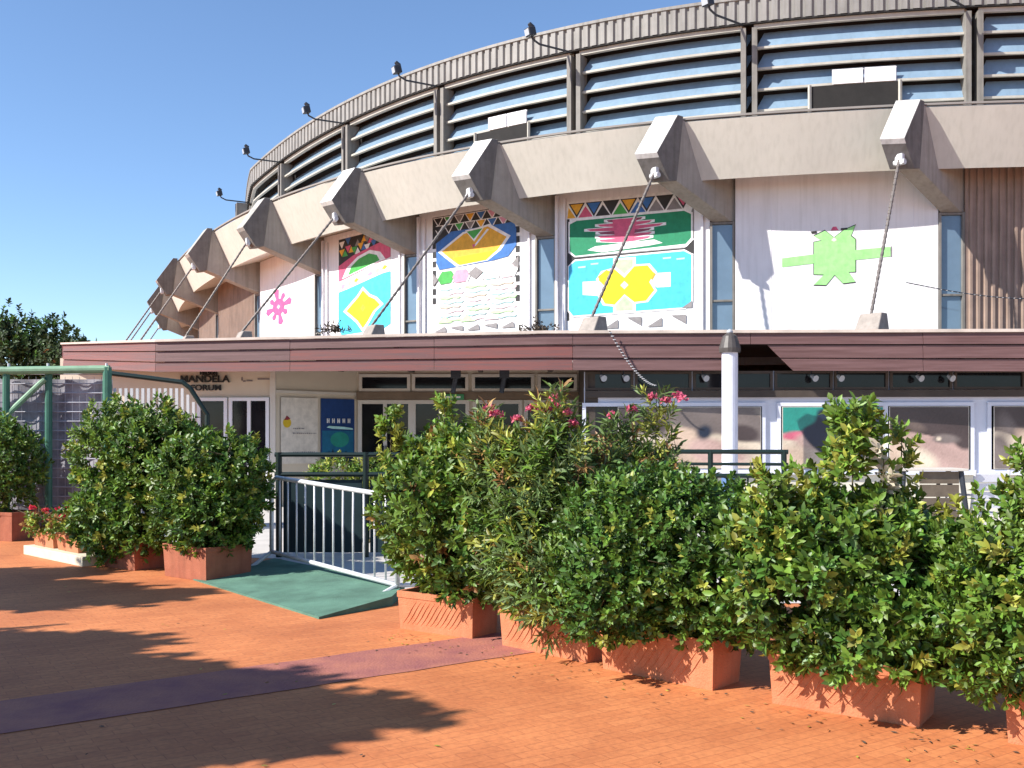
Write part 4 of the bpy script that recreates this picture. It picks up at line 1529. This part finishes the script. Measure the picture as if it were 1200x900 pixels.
# ------------------------------------------------------------------ foliage
def leaf_cloud(centers, axes, n_leaf, shoot, L_, W_, spread, rg, up=0.25, mats=(0,), mp=(1.0,), droop=0.15):
    """leafy shoots: every shoot carries n_leaf folded leaves spiralling round its axis. returns verts, faces, mat index"""
    V, Fc, Mi = [], [], []
    n = len(centers)
    ax = np.array(axes, float)
    ax[:, 2] += up
    ax /= np.linalg.norm(ax, axis=1)[:, None]
    ref = np.where(np.abs(ax[:, 2:3]) > 0.9, np.array([[1., 0, 0]]), np.array([[0, 0, 1.]]))
    a = np.cross(ax, ref)
    a /= np.linalg.norm(a, axis=1)[:, None]
    b = np.cross(ax, a)
    mi_s = rg.choice(len(mats), size=n, p=np.array(mp) / sum(mp))
    vid = 0
    for j in range(n_leaf):
        t = (j + rg.random(n) * 0.6) / n_leaf
        ph = j * 2.399 + rg.random(n) * 1.2
        rad = a * np.cos(ph)[:, None] + b * np.sin(ph)[:, None]
        tilt = (0.35 + 0.75 * t + rg.normal(0, 0.18, n))[:, None]
        d = rad * spread * (1.15 - t[:, None] * 0.5) + ax * tilt
        d[:, 2] -= droop * rg.random(n)
        d /= np.linalg.norm(d, axis=1)[:, None]
        base = centers + ax * (t * shoot)[:, None] + rg.normal(0, 0.006, (n, 3))
        nrm = ax * 1.0 - d * np.sum(ax * d, 1)[:, None] + rg.normal(0, 0.35, (n, 3))
        nrm -= d * np.sum(nrm * d, 1)[:, None]
        nrm /= np.linalg.norm(nrm, axis=1)[:, None] + 1e-9
        s = np.cross(d, nrm)
        ln = (L_ * (0.65 + 0.6 * rg.random(n)))[:, None]
        wd = (W_ * (0.75 + 0.5 * rg.random(n)))[:, None]
        fold = 0.20
        p0 = base
        m1 = base + d * ln * 0.34
        m2 = base + d * ln * 0.68 - nrm * ln * 0.04
        a1_ = m1 + s * wd * 0.47 + nrm * wd * fold
        b1_ = m1 - s * wd * 0.47 + nrm * wd * fold
        a2_ = m2 + s * wd * 0.42 + nrm * wd * fold * 0.8
        b2_ = m2 - s * wd * 0.42 + nrm * wd * fold * 0.8
        p3 = base + d * ln - nrm * ln * 0.13
        V.append(np.stack([p0, p3, m2, p3, a1_, a2_, b1_, b2_], 1).reshape(-1, 3))
        ids = vid + np.arange(n) * 8
        q = lambda *k: np.stack([ids + i_ for i_ in k], 1)
        Fc.append(np.concatenate([q(0, 4, 5, 2), q(0, 2, 7, 6), q(2, 5, 3, 7)]))
        mm = mi_s.copy()
        Mi.append(np.concatenate([mm, mm, mm]))
        vid += n * 8
    return np.concatenate(V), np.concatenate(Fc), np.concatenate(Mi)


def mesh_np(name, V, Fq, Mi, mats, parent=None):
    me = bpy.data.meshes.new(name)
    nv, nf = len(V), len(Fq)
    k = Fq.shape[1]
    me.vertices.add(nv)
    me.vertices.foreach_set("co", V.astype(np.float32).ravel())
    me.loops.add(nf * k)
    me.loops.foreach_set("vertex_index", Fq.astype(np.int32).ravel())
    me.polygons.add(nf)
    me.polygons.foreach_set("loop_start", np.arange(0, nf * k, k, dtype=np.int32))
    me.polygons.foreach_set("loop_total", np.full(nf, k, dtype=np.int32))
    me.polygons.foreach_set("material_index", Mi.astype(np.int32))
    for m in mats:
        me.materials.append(m)
    me.update(calc_edges=True)
    me.validate()
    o_ = bpy.data.objects.new(name, me)
    COL.objects.link(o_)
    if parent is not None:
        put(o_, parent)
    return o_


def sample_blobs(blobs, n, rg, shell=0.55, lump=0.16, zmin=0.0):
    """points in the outer shell of a lumpy union of ellipsoids, with outward directions"""
    vol = np.array([b_[3] * b_[4] + b_[4] * b_[5] + b_[3] * b_[5] for b_ in blobs])
    idx = rg.choice(len(blobs), size=n * 3, p=vol / vol.sum())
    B_ = np.array(blobs)[idx]
    d = rg.normal(size=(n * 3, 3))
    d /= np.linalg.norm(d, axis=1)[:, None]
    k1 = np.array([[5.1, 3.3, 4.7], [9.0, 7.1, 8.3]])
    w = 1 + lump * (np.sin(d @ k1[0] * 1.3 + B_[:, 0] * 9) * 0.6 + np.sin(d @ k1[1] + B_[:, 1] * 7) * 0.5 + rg.normal(0, 0.25, n * 3))
    r = (shell + (1 - shell) * rg.random(n * 3) ** 0.5) * w
    p = B_[:, :3] + d * B_[:, 3:6] * r[:, None]
    keep = p[:, 2] > zmin
    # drop points deep inside another blob
    deep = np.zeros(len(p), bool)
    for b_ in blobs:
        q = (p - np.array(b_[:3])) / np.array(b_[3:6])
        deep |= (q ** 2).sum(1) < (shell * 0.8) ** 2
    keep &= ~deep
    p, d = p[keep][:n], d[keep][:n]
    return p, d


def shrub(name, base, blobs, n, label, cat, group, mats, mp, L_=0.062, W_=0.027, n_leaf=11, shoot=0.09, spread=0.9, zmin=0.30, seed=1,
          stems=6, flowers=None, shell=0.5, lump=0.16, up=0.25, droop=0.15, top=None, sprigs=None):
    rg = np.random.default_rng(seed)
    th_ = thing(name, (base[0], base[1], base[2]), label, cat, group)
    p, d = sample_blobs(blobs, n, rg, shell, lump, zmin)
    V, Fq, Mi = leaf_cloud(p, d, n_leaf, shoot, L_, W_, spread, rg, up, mats, mp, droop)
    allm = list(mats)
    if sprigs:
        for (x, y, z0, z1, cnt, rad, ms, mpp) in sprigs:
            zz_ = z0 + (z1 - z0) * rg.random(cnt)
            taper = 1 - 0.75 * (zz_ - z0) / (z1 - z0)
            an = rg.random(cnt) * 6.283
            rr_ = rad * taper * np.sqrt(rg.random(cnt))
            pc = np.stack([x + rr_ * np.cos(an), y + rr_ * np.sin(an), zz_], 1)
            dc = np.stack([np.cos(an), np.sin(an), np.full(cnt, 0.7)], 1)
            V2, F2, M2 = leaf_cloud(pc, dc, n_leaf, shoot, L_, W_, spread, rg, up, ms, mpp, droop)
            off = len(V)
            V = np.concatenate([V, V2])
            Fq = np.concatenate([Fq, F2 + off])
            M2 = M2 + len(allm)
            allm += list(ms)
            Mi = np.concatenate([Mi, M2])
    mesh_np("foliage", V, Fq, Mi, allm, th_)
    mb = MB()
    zb = base[2]
    for i in range(stems):
        b_ = blobs[i % len(blobs)]
        q0 = Vector((base[0] + rg.normal(0, 0.10), base[1] + rg.normal(0, 0.06), zb))
        q2 = Vector((b_[0] + rg.normal(0, b_[3] * 0.35), b_[1] + rg.normal(0, b_[4] * 0.35), b_[2] + b_[5] * rg.uniform(0.1, 0.7)))
        q1 = q0.lerp(q2, 0.5) + Vector((rg.normal(0, 0.04), rg.normal(0, 0.04), 0.08))
        mb.tube([q0, q1, q2], [0.016, 0.011, 0.005], 6)
        for j in range(4):
            q3 = q1.lerp(q2, rg.random())
            q4 = q3 + Vector((rg.normal(0, 0.18), rg.normal(0, 0.18), rg.uniform(0.05, 0.22)))
            mb.tube([q3, q4], [0.006, 0.003], 5)
    if sprigs:
        for (x, y, z0, z1, cnt, rad, ms, mpp) in sprigs:
            mb.tube([(x, y, z0 - 0.3), (x + 0.01, y, z1)], [0.008, 0.003], 5)
    mb.build("stems", stem_m, th_)
    if flowers:
        fm, pts, r_ = flowers
        for c in pts:
            cs, ds = [], []
            for _ in range(14):
                dd = rg.normal(size=3)
                dd /= np.linalg.norm(dd)
                dd[2] = abs(dd[2])
                cs.append(np.array(c) + dd * r_ * np.array([1, 1, 0.7]) * rg.random() ** 0.4)
                ds.append(dd)
            V, Fq, Mi = leaf_cloud(np.array(cs), np.array(ds), 5, 0.004, 0.026, 0.022, 1.4, rg, 0.1, (fm,), (1,), 0)
            mesh_np("flower_head", V, Fq, Mi, [fm], th_)
    return th_


GS = "shrubs in the right-hand planter row"
GSL = "shrubs in the left planters"
# 1: next to the barrier
shrub("potted_shrub", (-0.50, 8.0, 0.27),
      [(-0.58, 7.95, 0.95, 0.46, 0.42, 0.55), (-0.25, 7.75, 0.85, 0.45, 0.42, 0.55), (-0.35, 8.05, 1.25, 0.55, 0.40, 0.33), (-0.62, 8.15, 0.7, 0.33, 0.35, 0.35), (0.05, 7.6, 0.65, 0.3, 0.3, 0.35)],
      1750, "green shrub with upright yellowish tips right beside the crowd barrier", "shrub", GS, (leaf_mid, leaf_dark, leaf_tip, leaf_rust), (0.58, 0.28, 0.12, 0.02),
      seed=2, L_=0.070, W_=0.031, sprigs=[(-0.35, 7.95, 1.15, 1.60, 130, 0.48, (leaf_tip, leaf_mid), (.4, .6)), (-0.98, 8.0, 1.3, 1.72, 26, 0.07, (leaf_mid, leaf_tip), (.6, .4)), (-0.55, 8.0, 1.4, 1.82, 26, 0.08, (leaf_mid, leaf_tip), (.6, .4)), (-0.15, 8.0, 1.3, 1.70, 26, 0.09, (leaf_mid, leaf_tip), (.6, .4))])
# 2: oleander with pink flowers
fl_pts = [px(650, 468, 7.4), px(656, 476, 7.4), px(640, 482, 7.4), px(664, 484, 7.3), px(625, 480, 7.45), px(572, 480, 7.5), px(582, 486, 7.4), px(605, 492, 7.4), px(672, 498, 7.3)]
shrub("oleander", (0.28, 7.28, 0.27),
      [(0.16, 7.40, 1.08, 0.36, 0.32, 0.42), (0.35, 7.2, 0.72, 0.46, 0.36, 0.46), (0.32, 7.35, 1.32, 0.28, 0.26, 0.28), (-0.08, 7.5, 1.22, 0.22, 0.22, 0.24), (0.35, 6.95, 0.5, 0.35, 0.25, 0.25)],
      900, "oleander with long leaves and deep pink flowers on its upright stems", "shrub", GS, (leaf_olean, leaf_mid, leaf_tip, leaf_rust), (0.5, 0.30, 0.16, 0.04),
      L_=0.095, W_=0.020, seed=3, up=0.7, n_leaf=12, shoot=0.14, zmin=0.2, flowers=(pink_m, fl_pts, 0.035),
      sprigs=[(0.32, 7.35, 1.45, 1.84, 34, 0.15, (leaf_olean, leaf_rust, leaf_tip), (.7, .12, .18)), (-0.17, 7.5, 1.3, 1.70, 30, 0.13, (leaf_olean, leaf_rust, leaf_tip), (.65, .2, .15))])
# 2b: second oleander behind the clipped shrub
fl_pts = [px(765, 466, 8.0), px(780, 470, 8.0), px(795, 464, 8.0), px(740, 480, 7.9), px(718, 488, 7.9), px(800, 468, 7.9)]
shrub("oleander", (1.15, 8.05, 0.29),
      [(0.92, 8.0, 1.08, 0.34, 0.32, 0.32), (0.72, 7.9, 1.2, 0.26, 0.26, 0.24), (1.15, 8.0, 1.15, 0.16, 0.2, 0.26)],
      620, "straggly oleander with pink flowers and reddish tips rising behind the dark clipped shrub", "shrub", GS, (leaf_olean, leaf_mid, leaf_tip, leaf_rust), (0.45, 0.25, 0.22, 0.08),
      L_=0.09, W_=0.020, seed=4, up=0.7, n_leaf=12, shoot=0.14, zmin=0.2, flowers=(pink_m, fl_pts, 0.035), lump=0.3,
      sprigs=[(1.15, 8.0, 1.35, 1.86, 34, 0.16, (leaf_olean, leaf_tip), (.6, .4)), (0.85, 7.9, 1.3, 1.68, 30, 0.14, (leaf_olean, leaf_rust), (.8, .2))])
# 3: clipped dark shrub
shrub("clipped_shrub", (1.05, 6.52, 0.27),
      [(0.85, 6.60, 0.86, 0.52, 0.42, 0.46), (1.18, 6.45, 0.84, 0.46, 0.42, 0.46), (0.70, 6.5, 0.62, 0.40, 0.38, 0.36), (1.3, 6.3, 0.62, 0.36, 0.34, 0.38), (0.6, 6.35, 0.42, 0.26, 0.22, 0.25)],
      2400, "dense dark green shrub clipped to a flat rounded top", "shrub", GS, (leaf_dark, leaf_mid, leaf_tip), (0.7, 0.27, 0.03),
      L_=0.050, W_=0.026, seed=5, lump=0.08, shoot=0.08)
# 4: tall shrub with yellow tips and pale sprig
shrub("potted_shrub", (1.98, 5.72, 0.27),
      [(1.75, 5.75, 0.72, 0.46, 0.40, 0.40), (2.2, 5.6, 0.70, 0.46, 0.40, 0.40), (1.95, 5.8, 0.98, 0.50, 0.36, 0.20), (1.55, 5.8, 0.95, 0.26, 0.26, 0.20), (2.45, 5.6, 0.6, 0.28, 0.3, 0.36), (2.0, 5.4, 0.42, 0.3, 0.2, 0.2)],
      1900, "tall shrub with yellow tips, a leafy central spire and one cream sprig", "shrub", GS, (leaf_mid, leaf_dark, leaf_tip), (0.50, 0.42, 0.08),
      L_=0.064, W_=0.031, seed=6, lump=0.2,
      sprigs=[(1.96, 5.75, 0.95, 1.72, 150, 0.30, (leaf_mid, leaf_tip), (.8, .2)), (2.08, 5.6, 1.0, 1.46, 15, 0.05, (leaf_pale, leaf_mid), (.7, .3)), (1.55, 5.8, 0.9, 1.36, 55, 0.24, (leaf_tip, leaf_mid), (.6, .4)),
              (2.24, 5.75, 1.0, 1.58, 30, 0.08, (leaf_mid, leaf_tip), (.6, .4)), (2.5, 5.6, 0.8, 1.2, 18, 0.08, (leaf_mid, leaf_tip), (.5, .5)), (1.72, 5.8, 1.05, 1.35, 18, 0.1, (leaf_tip, leaf_mid), (.6, .4))])
# 5: right edge
shrub("potted_shrub", (2.95, 5.02, 0.27),
      [(2.75, 5.05, 0.78, 0.48, 0.42, 0.50), (3.15, 4.85, 0.85, 0.5, 0.42, 0.55), (2.95, 5.1, 1.15, 0.36, 0.32, 0.28), (2.5, 5.1, 0.6, 0.3, 0.28, 0.32)],
      1900, "bright green shrub cut by the photo's right edge", "shrub", GS, (leaf_mid, leaf_dark, leaf_tip), (0.70, 0.18, 0.12),
      L_=0.055, W_=0.026, seed=7, lump=0.14,
      sprigs=[(2.66, 5.1, 1.0, 1.5, 40, 0.14, (leaf_mid, leaf_tip), (.6, .4)), (2.95, 5.05, 0.9, 1.48, 110, 0.42, (leaf_mid, leaf_tip), (.6, .4))])
# left shrubs
shrub("potted_shrub", (-4.40, 11.75, 0.29),
      [(-4.72, 11.85, 1.35, 0.46, 0.42, 0.55), (-4.15, 11.65, 1.30, 0.50, 0.42, 0.60), (-4.5, 11.7, 0.72, 0.60, 0.42, 0.50), (-4.75, 11.7, 0.45, 0.35, 0.3, 0.35), (-4.0, 11.9, 1.2, 0.42, 0.4, 0.5), (-4.2, 11.5, 0.5, 0.4, 0.3, 0.3)],
      2100, "tallest left shrub, rounded and leafy, in front of the wire mesh panel", "shrub", GSL, (leaf_mid, leaf_dark, leaf_tip), (0.5, 0.4, 0.10),
      L_=0.075, W_=0.034, seed=8, zmin=0.12)
shrub("potted_shrub", (-3.30, 11.0, 0.32),
      [(-3.50, 11.0, 1.0, 0.44, 0.42, 0.52), (-3.08, 11.0, 1.0, 0.36, 0.40, 0.52), (-3.3, 10.9, 0.65, 0.50, 0.40, 0.35), (-3.5, 11.1, 0.92, 0.44, 0.4, 0.58)],
      1800, "dark green left shrub in the square planter beside the carpet", "shrub", GSL, (leaf_dark, leaf_mid, leaf_tip), (0.55, 0.38, 0.07),
      L_=0.072, W_=0.034, seed=9, zmin=0.30, lump=0.1)
shrub("potted_shrub", (-7.55, 14.75, 0.38),
      [(-7.45, 14.7, 1.1, 0.50, 0.42, 0.62), (-7.8, 14.8, 1.2, 0.5, 0.45, 0.6)],
      800, "dark shrub at the photo's left edge under the green steel beam", "shrub", GSL, (leaf_dark, leaf_mid), (0.65, 0.35),
      L_=0.08, W_=0.032, seed=10, zmin=0.3)
# geraniums in the troughs
for i in range(2):
    c = ko + ku * (0.38 + i * 0.72) + kv * 0.2
    rg_ = random.Random(i + 5)
    fp = [Vector((c.x + rg_.uniform(-0.25, 0.25), c.y + rg_.uniform(-0.08, 0.08), 0.12 + 0.2 + rg_.uniform(0.10, 0.30))) for _ in range(9 if i == 0 else 5)]
    shrub("flowering_plant", (c.x, c.y, 0.28), [(c.x - 0.14, c.y, 0.40, 0.20, 0.15, 0.14), (c.x + 0.14, c.y, 0.40, 0.20, 0.15, 0.14)], 130,
          ("low geranium with many red flowers in the left kerb trough", "low geranium with few red flowers in the right kerb trough")[i], "flower", "geraniums on the kerb",
          (leaf_mid, leaf_tip, leaf_rust), (0.6, 0.2, 0.2), L_=0.05, W_=0.035, seed=20 + i, zmin=0.28, n_leaf=7, shoot=0.05, flowers=(red_m, fp, 0.035), stems=4)
# small hedge behind the green railing
shrub("low_hedge", (-2.0, 14.3, 0.0), [(-2.5, 14.3, 0.75, 0.5, 0.3, 0.45), (-1.9, 14.3, 0.75, 0.5, 0.3, 0.45), (-1.3, 14.3, 0.75, 0.5, 0.3, 0.45)], 700,
      "bright low hedge seen between the green rails under the blue poster", "hedge", None, (leaf_mid, leaf_tip), (0.7, 0.3), L_=0.07, W_=0.03, seed=31, zmin=0.05, lump=0.06)


# ------------------------------------------------------------------ green steel frame, mesh panel and white bar gate on the left
gf = thing("green_steel_frame", (-6, 13.4, 0), "green painted steel beam on posts at the photo's left edge", "frame")
Zf = 15.3
zb = EYE + (505 - 435) / F * Zf
mb = MB()
mb.tube([(-10.6, Zf - 0.35, zb - 0.05), (-6.18, Zf, zb + 0.03)], 0.062, 12)
mb.build("beam", pale_green, gf)
for (x, y, r) in ((-6.22, Zf, 0.068), (-7.12, Zf, 0.055), (-7.72, Zf - 0.1, 0.055)):
    mb = MB()
    mb.tube([(x, y, 0), (x, y, zb + 0.06)], r, 10)
    mb.build("post", mid_green, gf)
mb = MB()
mb.tube([(-7.15, Zf - 0.05, zb - 0.12), (-8.3, Zf - 0.14, zb - 1.25)], 0.045, 10)
mb.build("brace", pale_green, gf)
for x in (-6.22, -7.12, -7.72):
    mb = MB()
    mb.tube([(x, Zf - 0.02, zb + 0.05), (x, Zf - 0.02, zb + 0.12)], 0.02, 8)
    mb.build("bolt", galv, gf)

mp_ = thing("mesh_panel", (-5.85, 13.45, 0), "grey wire mesh panel hung between the green posts", "fence")
mb = MB()
for i in range(16):
    z = 0.3 + i * 0.145
    mb.tube([(-7.9, Zf + 0.06, z), (-6.2, Zf + 0.06, z)], 0.009, 5)
for i in range(16):
    x = -7.9 + i * 0.112
    mb.tube([(x, Zf + 0.06, 0.3), (x, Zf + 0.06, zb - 0.08)], 0.003, 5)
mb.build("wires", wire_m, mp_)
mb = MB()
pts = []
rows = []
for i in range(25):
    x = -8.0 + i * 0.075
    rows.append([(x, Zf + 0.14 + 0.02 * math.sin(i * 1.1), z) for z in (0.05, 0.7, 1.4, 2.4)])
mb.strip(rows)
mb.build("sheet", tarp_m, mp_, smooth=True, fix=False)

gt = thing("bar_gate", (-4.9, 15.0, 0), "white vertical bars under a dark green bent pipe behind the left shrubs", "gate")
Zg = 16.2
mb = MB()
p_ = [px(126, 437, Zg), px(175, 443, Zg), px(214, 448, Zg), px(223, 455, Zg), px(243, 486, Zg), px(243, 560, Zg)]
mb.tube(p_, 0.04, 10)
mb.tube([px(126, 437, Zg), (px(126, 437, Zg).x, Zg, 0)], 0.05, 10)
mb.build("bent_pipe", dk_green, gt)
for i in range(15):
    x = 134 + i * 6.6
    q = px(x, 455, Zg)
    mb = MB()
    zt_b = q.z if x < 214 else q.z - (x - 214) / 20 * 0.36
    mb.box((q.x, Zg + 0.02, zt_b / 2), (0.045, 0.02, zt_b))
    mb.build("gate_bar", white_bar, gt)
mb = MB()
for z in (0.25, 1.9):
    mb.box((px(178, 0, Zg).x, Zg + 0.045, z), (1.2, 0.02, 0.04))
mb.build("gate_rail", white_bar, gt)

# ------------------------------------------------------------------ chairs by the wall
def chair(loc, rz, label, slat_m, fr_m):
    th_ = thing("terrace_chair", loc, label, "chair", local=True, rz=rz)
    def L(mb, name, m):
        o_ = mb.build(name, m, None)
        o_.parent = th_
    mb = MB()
    for i in range(5):
        mb.box((0, 0.0 - 0.18 + i * 0.09, 0.45), (0.42, 0.08, 0.02))
    L(mb, "seat", slat_m)
    mb = MB()
    for i in range(4):
        z = 0.56 + i * 0.10
        mb.box((0, 0.22 + i * 0.015, z), (0.40, 0.018, 0.085))
    L(mb, "backrest", slat_m)
    for sx in (-1, 1):
        mb = MB()
        mb.tube([(sx * 0.21, -0.2, 0), (sx * 0.21, -0.2, 0.44)], 0.016, 8)
        L(mb, "leg", fr_m)
        mb = MB()
        mb.tube([(sx * 0.21, 0.2, 0), (sx * 0.21, 0.21, 0.46), (sx * 0.21, 0.29, 0.95)], 0.016, 8)
        L(mb, "leg", fr_m)
        mb = MB()
        mb.tube([(sx * 0.23, -0.22, 0.44), (sx * 0.23, -0.22, 0.66), (sx * 0.23, 0.24, 0.67)], 0.014, 8)
        L(mb, "armrest", fr_m)
    return th_


ch = chair((6.15, 13.2, 0), math.radians(190), "white tube chair behind the right-edge shrub, in front of the white window pier", white_frame, white_bar)
ch.scale = (1.15, 1.15, 1.15)
tb = thing("serving_table", (5.45, 13.0, 0), "brown wooden serving table with pale top between the two shrubs at right", "table")
mb = MB()
mb.box((5.42, 13.0, 1.10), (0.86, 0.5, 0.03))
mb.build("table_top", cream_frame, tb, bevel=0.004)
mb = MB()
for i in range(6):
    mb.box((5.50, 12.82, 1.0 - i * 0.17), (0.50, 0.025, 0.155))
mb.box((5.50, 12.85, 0.56), (0.04, 0.03, 1.0))
mb.build("slatted_front", chair_brown, tb)
for (x, x2) in ((5.04, 5.0), (5.78, 5.92)):
    for y in (12.82, 13.2):
        mb = MB()
        mb.tube([(x, y, 1.085), (x2, y, 0)], 0.035, 8)
        mb.build("leg", lamp_dark, tb)

# dry leaf litter lying on top of the canopy by the rods
for (x, Z_, lab) in ((632, 20.6, "dark clump of dry weeds on the canopy top between the two large murals"), (390, 24.0, "dark clump of dry weeds on the canopy top below the third mural")):
    rg = np.random.default_rng(int(x))
    q = px(x, 383, Z_)
    n = 60
    pc = np.stack([q.x + rg.normal(0, 0.16, n), q.y + rg.normal(0, 0.1, n), q.z + np.abs(rg.normal(0, 0.08, n)) - 0.12], 1)
    V, Fq, Mi = leaf_cloud(pc, rg.normal(size=(n, 3)), 5, 0.06, 0.09, 0.03, 1.0, rg, 0.5, (bark,), (1,))
    o = mesh_np("dry_weeds", V, Fq, Mi, [bark])
    tag(o, lab, "weeds")


# fallen leaves and grit round the planters
rg = np.random.default_rng(77)
n = 170
u_ = rg.random(n)
base_ = np.array([[-1.0, 7.95]]) * (1 - u_[:, None]) + np.array([[3.0, 4.55]]) * u_[:, None]
side_ = -np.abs(rg.normal(0, 0.22, n))[:, None] * np.array([[PV.x, PV.y]])
pc = np.concatenate([base_ + side_ + rg.normal(0, 0.04, (n, 2)), np.full((n, 1), 0.008)], 1)
pc2 = np.stack([rg.uniform(-5, 3, 160), rg.uniform(4.2, 12, 160), np.full(160, 0.008)], 1)
keep = pc2[:, 0] * 0.77 * 0.83 + pc2[:, 1] < 7.3 - 0.0
pc = np.concatenate([pc, pc2[keep]])
ax_ = np.concatenate([rg.normal(size=(len(pc), 2)), np.zeros((len(pc), 1))], 1)
V, Fq, Mi = leaf_cloud(pc, ax_, 1, 0.0, 0.034, 0.018, 0.2, rg, 0.02, (leaf_rust, leaf_tip, bark), (0.4, 0.2, 0.4), 0)
V[:, 2] = 0.006 + np.abs(V[:, 2] - 0.008) * 0.25
o = mesh_np("fallen_leaves", V, Fq, Mi, [leaf_rust, leaf_tip, bark])
tag(o, "fallen leaves and grit on the tiles along the planters", "leaf litter", kind="stuff")

# ------------------------------------------------------------------ trees
def tree(loc, h, crown_blobs, n, label, group, seed, L_=0.16, W_=0.10, m=(leaf_far, leaf_dark), mp=(0.7, 0.3), trunk_r=0.14, n_leaf=8, shoot=0.2):
    rg = np.random.default_rng(seed)
    th_ = thing("tree", loc, label, "tree", group)
    bl = [(loc[0] + b_[0], loc[1] + b_[1], loc[2] + b_[2], b_[3], b_[4], b_[5]) for b_ in crown_blobs]
    p, d = sample_blobs(bl, n, rg, 0.35, 0.3, 0.5)
    V, Fq, Mi = leaf_cloud(p, d, n_leaf, shoot, L_, W_, 1.0, rg, 0.2, m, mp)
    mesh_np("crown", V, Fq, Mi, list(m), th_)
    mb = MB()
    b0 = Vector(loc)
    t1 = b0 + Vector((0.1, 0.05, h * 0.35))
    t2 = b0 + Vector((0.0, 0.1, h * 0.8))
    mb.tube([b0, b0.lerp(t1, 0.5) + Vector((0.04, 0, 0)), t1, t2], [trunk_r, trunk_r * 0.85, trunk_r * 0.7, trunk_r * 0.2], 9)
    for b_ in bl:
        s0 = b0.lerp(t2, rg.uniform(0.35, 0.75))
        e0 = Vector(b_[:3]) + Vector((rg.normal(0, 0.2), rg.normal(0, 0.2), 0))
        mb.tube([s0, s0.lerp(e0, 0.5) + Vector((0, 0, 0.15)), e0], [trunk_r * 0.4, trunk_r * 0.28, trunk_r * 0.1], 7)
    mb.build("trunk", bark, th_)
    return th_


GT = "trees standing left of the camera"
# far trees at the left edge
tree((-31, 62, 0), 8, [(0, 0, 5.8, 3.6, 3, 2.8), (-3.5, 0, 5.4, 3, 3, 3.0), (2.6, 0, 5.3, 2.4, 2.4, 2.3), (0.5, 0, 7.4, 1.8, 1.8, 1.2), (-3, 0, 7.6, 2, 2, 1.4)], 2300,
     "dark round tree far behind the green steel beam, left edge of the photo", None, 41, 0.3, 0.17, shoot=0.35, trunk_r=0.3)
tree((-26.2, 60, 0), 7, [(0, 0, 5.0, 1.8, 1.8, 2.0), (1.7, 0, 4.8, 1.5, 1.5, 1.6), (-1, 0, 5.2, 1.2, 1.2, 1.8)], 1000,
     "lower brownish green tree far behind, just left of the canopy's end", None, 42, 0.28, 0.16, m=(leaf_far, leaf_rust), mp=(0.95, 0.05), shoot=0.35, trunk_r=0.25)
# shade trees outside the photo on the left, only their shadows are seen
DV = Vector((SUNV.x, SUNV.y, 0)).normalized()
COT = 1 / math.tan(SUN_EL)


def shade_tree(base, h, spots, n, label, seed, back=0.75):
    """crown clumps at the heights (h_) whose shade falls on the ground spots read from the photo"""
    bl = []
    for (gx, gy, h_, rx, rz) in spots:
        c = Vector((gx, gy, 0)) - DV * (h_ * COT + back)
        bl.append((c.x - base[0], c.y - base[1], h_, rx, rx, rz))
    return tree(base, h, bl, n, label, GT, seed, 0.20, 0.13, shoot=0.22)


shade_tree((-5.9, 3.0, 0), 5.2, [(-0.80, 5.70, 4.5, 0.38, 0.6), (-1.55, 5.70, 3.6, 0.45, 0.6), (-1.5, 5.3, 3.5, 0.5, 0.55), (-2.2, 5.6, 3.0, 0.6, 0.6), (-2.4, 5.0, 2.8, 0.6, 0.7), (-2.3, 4.4, 3.2, 0.5, 0.6), (-2.5, 4.5, 2.3, 0.6, 0.6), (-2.9, 5.4, 2.4, 0.5, 0.5)],
           1700, "leafy tree left of the camera, nearest of those that shade the tiles", 43)
shade_tree((-7.3, 4.6, 0), 5.5, [(-1.35, 6.50, 4.7, 0.30, 0.55), (-1.9, 6.25, 4.0, 0.45, 0.6), (-2.4, 6.5, 3.7, 0.5, 0.7), (-2.7, 6.9, 3.9, 0.4, 0.6), (-3.2, 6.1, 3.0, 0.6, 0.6), (-2.2, 7.0, 4.3, 0.28, 0.5), (-3.7, 6.6, 2.5, 0.55, 0.5)],
           1400, "leafy tree left of the camera, second of those that shade the tiles", 44, 1.1)
shade_tree((-8.6, 6.0, 0), 5.2, [(-2.95, 7.55, 4.4, 0.28, 0.5), (-3.6, 7.45, 3.7, 0.42, 0.55), (-4.3, 7.3, 3.1, 0.5, 0.6), (-4.9, 7.6, 2.6, 0.5, 0.5)],
           900, "leafy tree left of the camera, third of those that shade the tiles", 45)
shade_tree((-9.6, 8.9, 0), 5.2, [(-3.3, 9.75, 4.4, 0.28, 0.5), (-4.2, 10.1, 3.9, 0.42, 0.6), (-5.1, 10.3, 3.3, 0.55, 0.6), (-6.0, 10.9, 2.7, 0.6, 0.6), (-4.9, 11.3, 3.5, 0.35, 0.5)],
           1000, "leafy tree left of the camera, farthest of those that shade the tiles", 46)

for o in bpy.data.objects:
    if "_w" in o.keys():
        del o["_w"]
